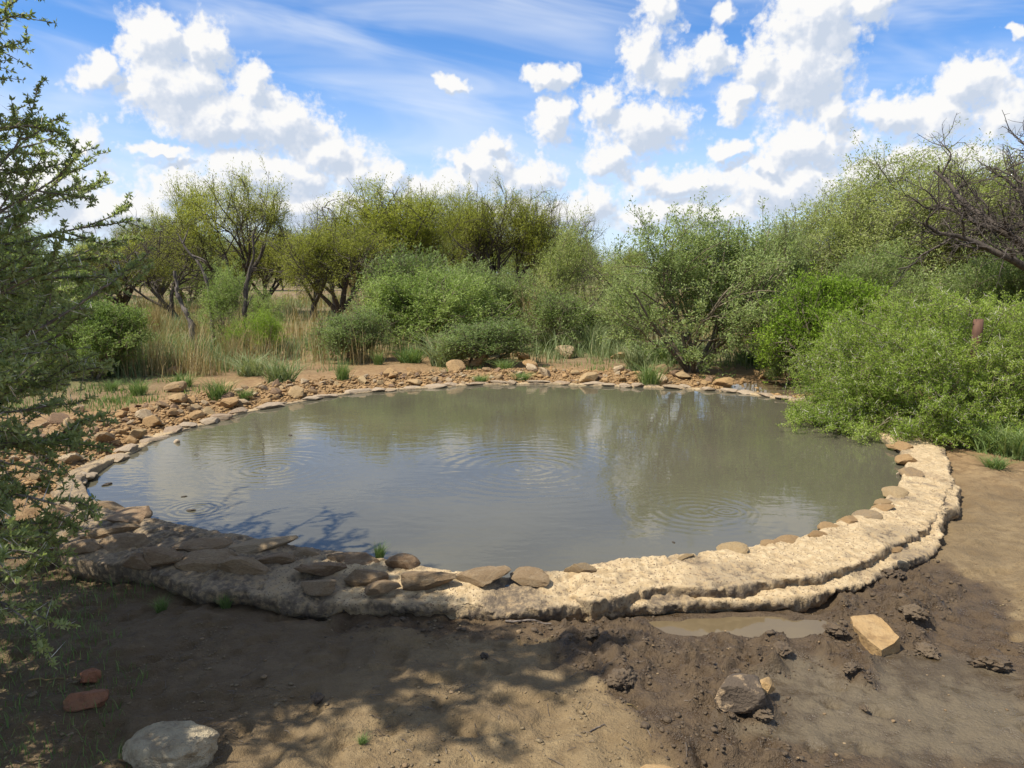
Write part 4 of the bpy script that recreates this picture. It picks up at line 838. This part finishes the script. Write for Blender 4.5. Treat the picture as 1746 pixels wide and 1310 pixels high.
# ------------------------------------------------------------------ grass
def blades(rng, bag, base, h, w, lean=0.45, tint=0.5, tj=0.2):
    n = len(base); az = rng.uniform(0, 2*np.pi, n); out = np.stack([np.cos(az), np.sin(az), np.zeros(n)], -1); h = h*rng.uniform(0.5, 1.2, n)
    ln = (lean*rng.uniform(0.1, 1.3, n)*h)[:, None]*out; s = np.stack([-np.sin(az+rng.normal(size=n)), np.cos(az+rng.normal(size=n)), np.zeros(n)], -1)*(w*rng.uniform(0.7, 1.3, n))[:, None]
    up = np.array([0, 0, 1.0]); m = base+ln*0.35+up*(h*0.6)[:, None]; tip = base+ln+up*(h*0.95)[:, None]
    v = np.stack([base-s, base+s, m+s*0.7, m-s*0.7, tip], 1); i = np.arange(n)[:, None]*5; a = np.clip(tint+tj*rng.normal(size=n), 0, 1)
    vv = v.reshape(-1, 3); q = np.concatenate([i, i+1, i+2, i+3], 1); t = np.concatenate([i+3, i+2, i+4], 1)
    bag.v.append(vv); bag.q.append(q+bag.n); bag.t.append(t+bag.n); bag.a.append(np.repeat(a, 5)); bag.n += len(vv)
def tuft_mesh(seed, n, r, h, w, lean, mat):
    rng = np.random.default_rng(seed); b = Bag(); a = rng.uniform(0, 6.28, n); q = r*np.sqrt(rng.random(n)); blades(rng, b, np.stack([np.cos(a)*q, np.sin(a)*q, np.zeros(n)-0.01], -1), np.full(n, h), w, lean); return b.mesh('blades', M[mat])
def meadow(name, n, mat, h, w, seed, zone, label, lean=0.4, near0=12.0):
    rng = np.random.default_rng(seed); d = near0+(46-near0)*rng.random(n*3)**(1.7 if near0 > 10 else 2.6); x = (rng.random(n*3)*1.7-0.85)*d; k = zone(x, d, rng); x, d = x[k][:n], d[k][:n]
    # gathered into clumps
    cl = rng.integers(0, len(x)//22, len(x)); x = x[cl]+rng.normal(size=len(x))*0.09*(1+d[cl]*0.02); y = d[cl]+rng.normal(size=len(x))*0.1
    z = ground_z(x, y)[0]; hh = h*(0.6+0.8*rng.random(len(d)))[cl]*rng.uniform(0.8, 1.1, len(x)); b = Bag()
    blades(rng, b, np.stack([x, y, z-0.01], -1), hh, w*(0.6+y*0.03), lean, np.clip(0.5+0.3*fbm(p2(x, y, 0.6), 2, seed), 0, 1), 0.18)
    obj(name, b.mesh(name, M[mat]), kind='stuff', label=label, cat='grass')
def s_of(x, y): th, r = polar(np.stack([x, y], -1)); return r-edge_r(th)
bare = lambda x, y: fbm(p2(x, y, 0.5), 3, 51)
open_ = lambda x, y: sstep(s_of(x, y), 2.0, 4.0)*sstep(4.4-x, 0.0, 0.4)
meadow('dry_grass', 26000, 'grass_dry', 0.62, 0.0055, 1, lambda x, y, r: (s_of(x, y) > 3.2) & (fbm(p2(x, y, 0.35), 2, 61) > -0.05), 'tall straw-coloured dry grass between the shrubs')
meadow('grey_grass', 38000, 'grass_grey', 0.42, 0.006, 2, lambda x, y, r: (s_of(x, y) > 2.6) & (r.random(len(x)) < open_(x, y)) & (bare(x, y) < 0.25), 'pale grey-green grass covering the ground behind the far bank', 0.6)
meadow('green_grass', 32000, 'grass_green', 0.09, 0.006, 3, lambda x, y, r: (s_of(x, y) > 1.6) & (bare(x, y) < 0.1), 'short green grass growing behind the far bank', 0.5, 8.5)
TG = [tuft_mesh(i, 260, 0.11, 0.30, 0.0040, 1.1, 'grass_green') for i in (1, 2, 3)]; TY = [tuft_mesh(i, 320, 0.12, 0.36, 0.004, 1.05, 'grass_grey') for i in (4, 5)]; TD = [tuft_mesh(i, 260, 0.10, 0.62, 0.004, 0.45, 'grass_dry') for i in (6, 7)]
def tuft(px, py, wpx, hpx, kind, label, group='grass tufts on the bank', i=[0]):
    i[0] += 1; p = at(px, py, 0.1); 
    if p[1] > 4: p = at(px, py, gz(p[0], p[1]))
    ms = {'g': TG, 'y': TY, 'd': TD}[kind]; me = ms[i[0] % len(ms)]; base_h = {'g': .30, 'y': .36, 'd': .62}[kind]; base_w = {'g': .36, 'y': .44, 'd': .5}[kind]
    o = obj('grass_tuft', me, loc=(p[0], p[1], gz(p[0], p[1])), label=label, cat='grass tuft', group=group); s = wpx/F_PX*p[1]/base_w; o.scale = (s, s, hpx/F_PX*p[1]/base_h); o.rotation_euler = (0, 0, i[0]*1.3)
for a in [(478,655,80,46,'y','wide grey-green tuft among the rocks of the left bank'),(428,640,80,40,'y','grey-green tuft just behind the large boulder'),(372,680,50,38,'g','green tuft beside the large boulder on the left shore'),(236,674,38,30,'g','small green tuft at the top of the left rubble'),
 (418,676,30,20,'g','tiny green tuft by the left shoreline'),(190,666,30,20,'g','tiny green tuft on the bare strip behind the left rubble'),(310,660,50,26,'g','green tuft behind the flat-topped boulder'),(585,650,34,34,'g','bright green tuft in the rubble at the bend of the shore'),(645,622,24,26,'g','small green tuft on the orange soil behind the rubble'),
 (200,640,60,40,'g','dark green tuft at the foot of the shaded shrub'),(260,606,80,46,'g','dark green tuft in the pale grass'),(760,624,90,56,'y','big grey-green tuft below the low shrub'),(700,618,60,30,'g','green tuft left of the big grey-green one'),(1108,650,50,42,'g','green tuft among rocks left of the large acacia'),(1085,632,60,46,'y','pale tuft left of the large acacia'),(1128,618,100,40,'g','lush green tuft under the left side of the large acacia'),
 (1280,618,70,34,'g','green tuft in the shade under the large acacia'),(1010,600,60,54,'y','pale grass tuft above the flat boulder'),(940,596,70,50,'y','pale grass tuft above the round boulders'),(1060,590,100,60,'y','tall pale tuft beside the square block'),(905,585,70,90,'d','tall straw tuft in front of the open acacia'),(930,560,60,100,'d','taller straw tuft behind it'),(1345,625,70,60,'y','pale tuft between acacia and thorn bush'),
 (400,620,30,50,'d','thin straw tuft at the edge of the left rubble'),(265,580,50,70,'d','straw tuft left of the slim dead trunk'),(330,612,70,40,'g','green tuft before the slim dead trunk'),(600,505,40,70,'d','straw tuft below the yellow-green tree'),(860,690-60,40,20,'g','low green tuft in the far rubble'),(820,650,30,12,'g','flat green weed at the far water edge'),(890,640,34,14,'g','flat green weed in the far rubble'),
 (1600,752,70,40,'g','green grass tuft under the front of the thorn bush'),(1690,772,90,52,'g','tall lush grass tuft at the corner of the thorn bush'),(1738,782,90,60,'g','lush grass tuft cut by the right picture edge'),(1650,762,60,50,'g','low green grass between the two lush tufts'),(1695,800,50,22,'g','sparse low green weed on the trodden soil'),(1560,745,60,32,'g','green grass over the end of the wall')]: tuft(*a)
# short grass in the shade of the near tree
rng = np.random.default_rng(8); n = 9000; x = -3.4+2.6*rng.random(n); y = 1.7+2.6*rng.random(n); k = (-x-0.50*y-0.10+0.22*fbm(p2(x, y, 3.0), 2, 3) > 0); x, y = x[k], y[k]; b = Bag()
blades(rng, b, np.stack([x, y, ground_z(x, y)[0]-0.003], -1), np.full(len(x), 0.055), 0.0016, 0.8, 0.4); obj('shade_grass', b.mesh('grass', M['grass_green']), kind='stuff', label='thin short grass in the shade of the thorn tree', cat='grass')
for px, py, nm in ((275,1040,'small green weed at the shaded foot of the wall'), (385,1036,'smaller green weed further along the shaded wall'), (618,1275,'tiny green seedling on the bare soil'), (648,985,'tiny grass sprig growing between two rim stones')):
    p = at(px, py, 0.0); o = obj('weed', TG[1], loc=(p[0], p[1], gz(p[0], p[1]) if py != 985 else 0.12), label=nm, cat='weed'); o.scale = (0.22, 0.22, 0.28) if py != 1275 else (0.12, 0.12, 0.1)
print('grass', time.time()-T0)

# ------------------------------------------------------------------ loose rocks
def bank_rocks():
    named = [(385,696,46,'rounded brown boulder at the water edge of the left bank'),(302,668,46,'flat-topped yellowish rock on the left rubble heap'),(300,640,36,'orange rock highest on the left rubble heap'),(265,732,42,'smooth brown rock at the left water edge'),(300,690,40,'broad pale rock in the middle of the left heap'),(225,768,26,'small dark rock touching the water on the left shore'),
      (815,626,48,'jagged orange boulder standing on the far bank'),(782,636,40,'dark-shadowed orange rock at the far shore centre'),(965,610,42,'flat grey-brown boulder lying apart on the orange soil'),(862,612,28,'round boulder, first of three in a row on far bank'),(890,614,30,'round boulder, last of three in a row on far bank'),(876,608,24,'round boulder, middle of three in a row on far bank'),
      (1040,592,28,'square orange block beside the pale tuft'),(1052,612,30,'orange rock below the square block'),(1228,660,42,'big tan rock with a shadowed side behind the far rim'),(1315,648,44,'big orange-topped rock beside the far puddle'),(1292,642,28,'smaller rock just behind the far puddle'),(1125,640,34,'flat rock under the left edge of the large acacia'),(1168,645,30,'angular rock below the large acacia'),(905,628,34,'low flat rock before the three round boulders')]
    rr = random.Random(3); placed = []
    def put(p, w, label, group, i, flat=None):
        me = ROCKS[i % len(ROCKS)] if w > 0.11 else SMALL[i % len(SMALL)]
        fam = rr.random(); colour = 'orange-brown' if fam < 0.56 or group is None else ('pale tan' if fam < 0.8 else 'dark brown')
        if label and '%s' in label: label = label % colour; group = group % colour
        o = obj('rock', me, loc=p, label=label, cat='rock', group=group); hh = rr.uniform(0.75, 1.15) if flat is None else flat
        if colour != 'orange-brown': o.material_slots[0].link = 'OBJECT'; o.material_slots[0].material = M['rock_pale' if colour == 'pale tan' else 'rock_brown']
        o.scale = (w*rr.uniform(.9, 1.15), w*rr.uniform(.85, 1.15), w*hh); o.rotation_euler = (rr.uniform(-.4, .4), rr.uniform(-.4, .4), rr.uniform(0, 6.28)); placed.append((p[0], p[1], w)); return o
    for i, (px, py, w, lab) in enumerate(named):
        p = at(px, py, 0.12); p = at(px, py, gz(p[0], p[1])); ww = w/F_PX*p[1]; put((p[0], p[1], gz(p[0], p[1])+ww*0.2), ww, lab, None, i)
    # the rubble band that runs along the left and far shore
    zones = [('left', th_of(1, 1) if False else None)]
    n = 0; tries = 0; small = []
    while n < 280 and tries < 30000:
        tries += 1; t = rr.uniform(th_of(1385, 690)-0.02, th_of(140, 835)+(2*np.pi if th_of(140, 835) < 0 else 0)); s = 0.16+abs(rr.gauss(0, 0.62))
        r_ = float(edge_r(t))+s; x = CEN[0]+math.cos(t)*r_; y = CEN[1]+math.sin(t)*r_; px = PW/2+x/y*F_PX
        if px < -60 or s > 2.4: continue
        lf_ = px < 480; dens = 1.0 if px < 760 else (0.75 if px < 1290 else 0.25)
        if lf_ and px > 300 and s > 1.0 and rr.random() < 0.7: continue
        if not lf_ and s > 1.15 and rr.random() < 0.8: continue
        if rr.random() > dens: continue
        if (x-PUDDLES[1][0][0])**2/0.5+(y-PUDDLES[1][0][1])**2/0.4 < 1: continue
        w = min(0.32, 0.074*math.exp(abs(rr.gauss(0, 0.58))))*(1.15 if lf_ else 1.0)
        if any((x-a)**2+(y-b_)**2 < (0.36*(w+c))**2 for a, b_, c in placed): continue
        side = 'left bank beside the thorn tree' if px < 330 else ('bend of the left shore' if px < 620 else ('far bank behind the pale rim' if px < 1050 else 'shore below the large acacia'))
        size = 'fist-sized' if w < 0.105 else ('middling' if w < 0.16 else 'larger')
        put((x, y, gz(x, y)+w*0.2), w, f'{size} %s rock in the rubble on the {side}', f'{size} %s rubble rocks, {side}', n+20); n += 1
    print('rocks', n, tries)
    # gravel between them
    b = Bag(); g = np.random.default_rng(12); v0, f0 = rock_shape(5, 1, 8, (1, 0.8, 0.6)); m = 6300; t = g.uniform(th_of(1385, 690), th_of(140, 835)+(2*np.pi if th_of(140, 835) < 0 else 0), m); s = 0.10+np.abs(g.normal(0, 0.6, m)); r_ = edge_r(t)+s
    x = CEN[0]+np.cos(t)*r_; y = CEN[1]+np.sin(t)*r_; k = (PW/2+x/y*F_PX > -80); x, y = x[k], y[k]; z = ground_z(x, y)[0]; w = 0.028*np.exp(np.abs(g.normal(0, 0.48, len(x)))); scatter(b, g, v0, f0, x, y, z, w)
    obj('gravel', b.mesh('gravel', M['rock']), kind='stuff', label='orange gravel and stone chips between the rocks of the bank', cat='gravel')
def scatter(b, g, v0, f0, x, y, z, w, flat=0.8):
    n = len(x); a = g.uniform(0, 6.28, n); c, s = np.cos(a)[:, None], np.sin(a)[:, None]; j = g.uniform(0.7, 1.3, (n, 3))*np.array([1, 1, flat]); V = v0[None]*j[:, None, :]*w[:, None, None]
    X = V[..., 0]*c-V[..., 1]*s; Y = V[..., 0]*s+V[..., 1]*c; V = np.stack([X+x[:, None], Y+y[:, None], V[..., 2]+z[:, None]+(w*0.12)[:, None]], -1)
    b.add(V, (f0[None]+(np.arange(n)*len(v0))[:, None, None]).reshape(-1, 3), np.repeat(g.random(n), len(v0)))
bank_rocks()
one_rock('rock', 298, 1298, 138, (1.0, 0.62, 0.46), M['white_rock'], 'whitish lichen-stained boulder lying in the dappled foreground', seed=41, rot=-0.12, sub=5, planes=24, sink=0.22, rough=0.10, lo=0.72, hi=0.97, deg=50, freq=3.5)
one_rock('rock', 148, 1206, 58, (1.0, 0.75, 0.62), M['red_rock'], 'jagged red-brown rock in the deep shade', seed=42, rot=0.5, planes=12, lo=0.5, rough=0.14, freq=3.0)
one_rock('rock', 152, 1164, 34, (1.0, 0.8, 0.75), M['red_rock'], 'smaller red-brown rock just behind the jagged one', seed=43, rot=1.0, planes=10, lo=0.5, rough=0.12, freq=3.0)
one_rock('rock', 1112, 1338, 96, (1.0, 0.6, 0.3), M['slab_rock'], 'pale flat rock cut by the bottom picture edge', seed=45, sink=0.3)
def slab_rock():                                     # long tan block with a broken end
    bm = bmesh.new(); pts_px = [(1452,1050),(1492,1048),(1536,1088),(1500,1114)]; T = [at(x, y, 0.075) for x, y in pts_px]; c = sum(T)/4
    me = bpy.data.meshes.new('slab'); prof = [(1450,1052,0.060),(1490,1049,0.066),(1512,1063,0.062),(1534,1086,0.055),(1524,1097,0.038),(1503,1109,0.030),(1481,1092,0.044),(1456,1068,0.052)]
    top = [bm.verts.new(Vector(at(x, y, z).tolist())-Vector((c[0], c[1], 0))) for x, y, z in prof]
    bot = []
    for i, v in enumerate(top): bot.append(bm.verts.new((v.co.x*0.97+0.008, v.co.y*0.95-0.006, -0.04)))
    bm.faces.new(top); n = len(top)
    for i in range(n): bm.faces.new((top[(i+1) % n], top[i], bot[i], bot[(i+1) % n]))
    bm.faces.new(bot[::-1]); bmesh.ops.triangulate(bm, faces=bm.faces[:]); bmesh.ops.subdivide_edges(bm, edges=bm.edges[:], cuts=5, use_grid_fill=True); bmesh.ops.recalc_face_normals(bm, faces=bm.faces[:])
    bm.normal_update(); V = np.array([v.co[:] for v in bm.verts]); Nn = np.array([v.normal[:] for v in bm.verts]); D = 0.010*fbm(V*14, 3, 3)+0.004*fbm(V*50, 2, 4)
    for v, dd, nn in zip(bm.verts, D, Nn): v.co += Vector((nn*dd).tolist())
    bm.to_mesh(me); bm.free(); me.materials.append(M['slab_rock']); smooth_by_angle(me, 25)
    obj('rock', me, loc=(c[0], c[1], gz(c[0], c[1])*0), label='tan oblong stone block lying on the wet mud', cat='rock')
slab_rock()
one_rock('rock', 1262, 1212, 92, (1.0, 0.75, 0.62), M['muddy_rock'], 'mud-smeared brown rock in the churned mud', seed=51, rot=0.3, planes=14, sink=0.2, sub=5, rough=0.1)
one_rock('rock', 1305, 1192, 36, (1.0, 0.7, 0.7), M['slab_rock'], 'small tan stone leaning on the mud-smeared rock', seed=52, rot=0.9, sink=0.1)
for k, (px, py, w, nm) in enumerate([(1690,1134,66,'crusted dark mud clod lying alone near the right picture edge'),(1060,1172,62,'big wet mud clod at the front of the churned mud'),(1335,1118,44,'upright mud clod between puddle and tan block'),(1295,1226,50,'mud clod in front of the mud-smeared rock'),(1425,1088,44,'mud clod against the left end of the tan block'),
   (1450,1150,36,'long mud clod below the tan block'),(1473,1212,20,'little mud clod alone on the smooth grey mud'),(1582,1110,44,'flat mud clod right of the tan block'),(1560,1062,50,'mud clod behind the tan block'),(1520,985,44,'mud clod close under the outer end of the wall'),(1010,1100,40,'mud clod at the left rim of the churned mud')]):
    one_rock('mud_clod', px, py, w, (1.0, 0.7, 0.42), M['mud_clod'], nm, 'mud clod', seed=60+k, rot=k*0.7, sub=4, planes=8, rough=0.55, lo=0.6, sink=0.3, deg=60, freq=5.0)
for k, (px, py, w, nm) in enumerate([(540,1202,26,'round black dung lump on the dappled soil'),(826,1134,16,'small dark lump on the sunlit soil')]):
    one_rock('dung', px, py, w, (1.0, 0.85, 0.7), M['black_dung'], nm, 'dung', seed=80+k, rough=0.35, sink=0.2, planes=6, deg=60)
def near_scatter(name, m, mat, seed, zone, wmin, label, sg=0.5, sub=1):
    g = np.random.default_rng(seed); v0, f0 = rock_shape(seed, sub, 7, (1, 0.85, 0.65), rough=0.2); x = -2.6+5.6*g.random(m); y = 1.9+2.9*g.random(m)**1.2; so = s_of(x, y)-(outer_r(polar(np.stack([x, y], -1))[0])-edge_r(polar(np.stack([x, y], -1))[0]))
    k = (so > 0.03) & zone(x, y, g); x, y = x[k], y[k]; b = Bag(); scatter(b, g, v0, f0, x, y, ground_z(x, y)[0], wmin*np.exp(np.abs(g.normal(0, sg, len(x)))), 0.75)
    obj(name, b.mesh(name, M[mat]), kind='stuff', label=label, cat='clods')
inmud = lambda x, y: poly_sd(x, y, MUD)
def churned(x, y):
    c = np.full(len(x), -9.0)
    for q in CHURN: c = np.maximum(c, poly_sd(x, y, q))
    return c
near_scatter('soil_crumbs', 15000, 'dry_clod', 21, lambda x, y, g: (inmud(x, y) < 0) & (fbm(p2(x, y, 3.5), 3, 71) > -0.02), 0.0060, 'loose dry crumbs of soil in the foreground')
near_scatter('mud_crumbs', 16000, 'mud_clod', 22, lambda x, y, g: (churned(x, y) > -0.03) | ((np.abs(inmud(x, y)) < 0.07) & (fbm(p2(x, y, 4.0), 3, 72) > 0.1)) | ((poly_sd(x, y, FOOT) > -0.02) & (g.random(len(x)) < 0.6)), 0.0075, 'small wet crumbs of churned mud', 0.6)
near_scatter('pebbles', 260, 'rim_stone', 23, lambda x, y, g: np.ones(len(x), bool), 0.008, 'scattered small pebbles in the foreground', 0.5, 2)
# sticks and straws on the soil, bits floating on the water
def stick(name, a, b_, r, mat, label, cat, z=None):
    P = np.array([at(*a, 0.0), at(*b_, 0.0)]); Q = np.linspace(P[0], P[1], 7); 
    for q in Q: q[2] = (gz(q[0], q[1])+r*1.6) if z is None else z
    Q[1:-1, :2] += np.random.default_rng(len(label)).normal(size=(5, 2))*r*0.8; zz = np.maximum(Q[:, 2], np.linspace(Q[0, 2], Q[-1, 2], 7)); Q[:, 2] = zz
    b = Bag(); o = Q[0].copy(); tubes(b, (Q-o)[None], np.linspace(r, r*0.6, 7)[None], 6); obj(name, b.mesh(name, M[mat], True), loc=o, label=label, cat=cat)
stick('stick', (862,1064), (940,1068), 0.006, 'wood_dead', 'straight dry stick lying along the foot of the wall', 'stick')
stick('stick', (50,1172), (112,1162), 0.004, 'grass_dry', 'yellow straw in the shaded grass', 'straw')
stick('stick', (1006,1258), (1030,1246), 0.003, 'wood_dead', 'thin twig on the sunlit soil', 'twig')
stick('stick', (50,1308), (78,1296), 0.004, 'grass_dry', 'yellow straw near the bottom picture corner', 'straw')
stick('stick', (1068,1212), (1092,1213), 0.003, 'grass_dry', 'pale straw at the edge of the mud', 'straw')
stick('stick', (585,1026), (586,1052), 0.007, 'wood_dead', 'short peg at the foot of the wall', 'stick')
g = np.random.default_rng(66); n = 420; x = -2.6+3.4*g.random(n); y = 2.1+1.9*g.random(n); k = s_of(x, y) > 0.75; x, y = x[k], y[k]; n = len(x); b = Bag()
a = g.uniform(0, 6.28, n); d = np.stack([np.cos(a), np.sin(a), np.zeros(n)], -1); L = 0.02+0.05*g.random(n)**3; z = ground_z(x, y)[0]+0.004; P = np.stack([x, y, z], -1)
P = np.stack([P, P+d*L[:, None]*0.5+np.array([0, 0, 0.003]), P+d*L[:, None]], 1); P[:, 2, 2] = ground_z(P[:, 2, 0], P[:, 2, 1])[0]+0.004; tubes(b, P, np.full((n, 3), 0.0013), 3)
obj('twig_litter', b.mesh('twig_litter', M['wood_dead']), kind='stuff', label='bits of twig littering the soil under the thorn tree', cat='litter')
for k, (px, py, w, nm) in enumerate([(326,871,16,'dark leaf scrap floating with a ripple ring'),(314,847,10,'small dark scrap floating on the left water'),(182,827,18,'dark floating scrap near the left shore'),(1148,925,10,'dark speck floating before the upper wall'),(495,743,10,'tiny dark scrap far out on the left water'),(302,755,12,'small stone tip breaking the surface by the left shore'),(1535,810,14,'pale stone tip breaking the surface by the right wall')]):
    stone = k >= 5
    one_rock('water_stone' if stone else 'floating_scrap', px, py, w, (1.0, 0.5, 0.7 if stone else 0.25), M['shore_stone' if stone else 'black_dung'], nm, 'stone' if stone else 'debris', seed=90+k, z=ZW, sink=0.35, sub=3, rot=k*0.6, deg=40)
print('done', time.time()-T0)
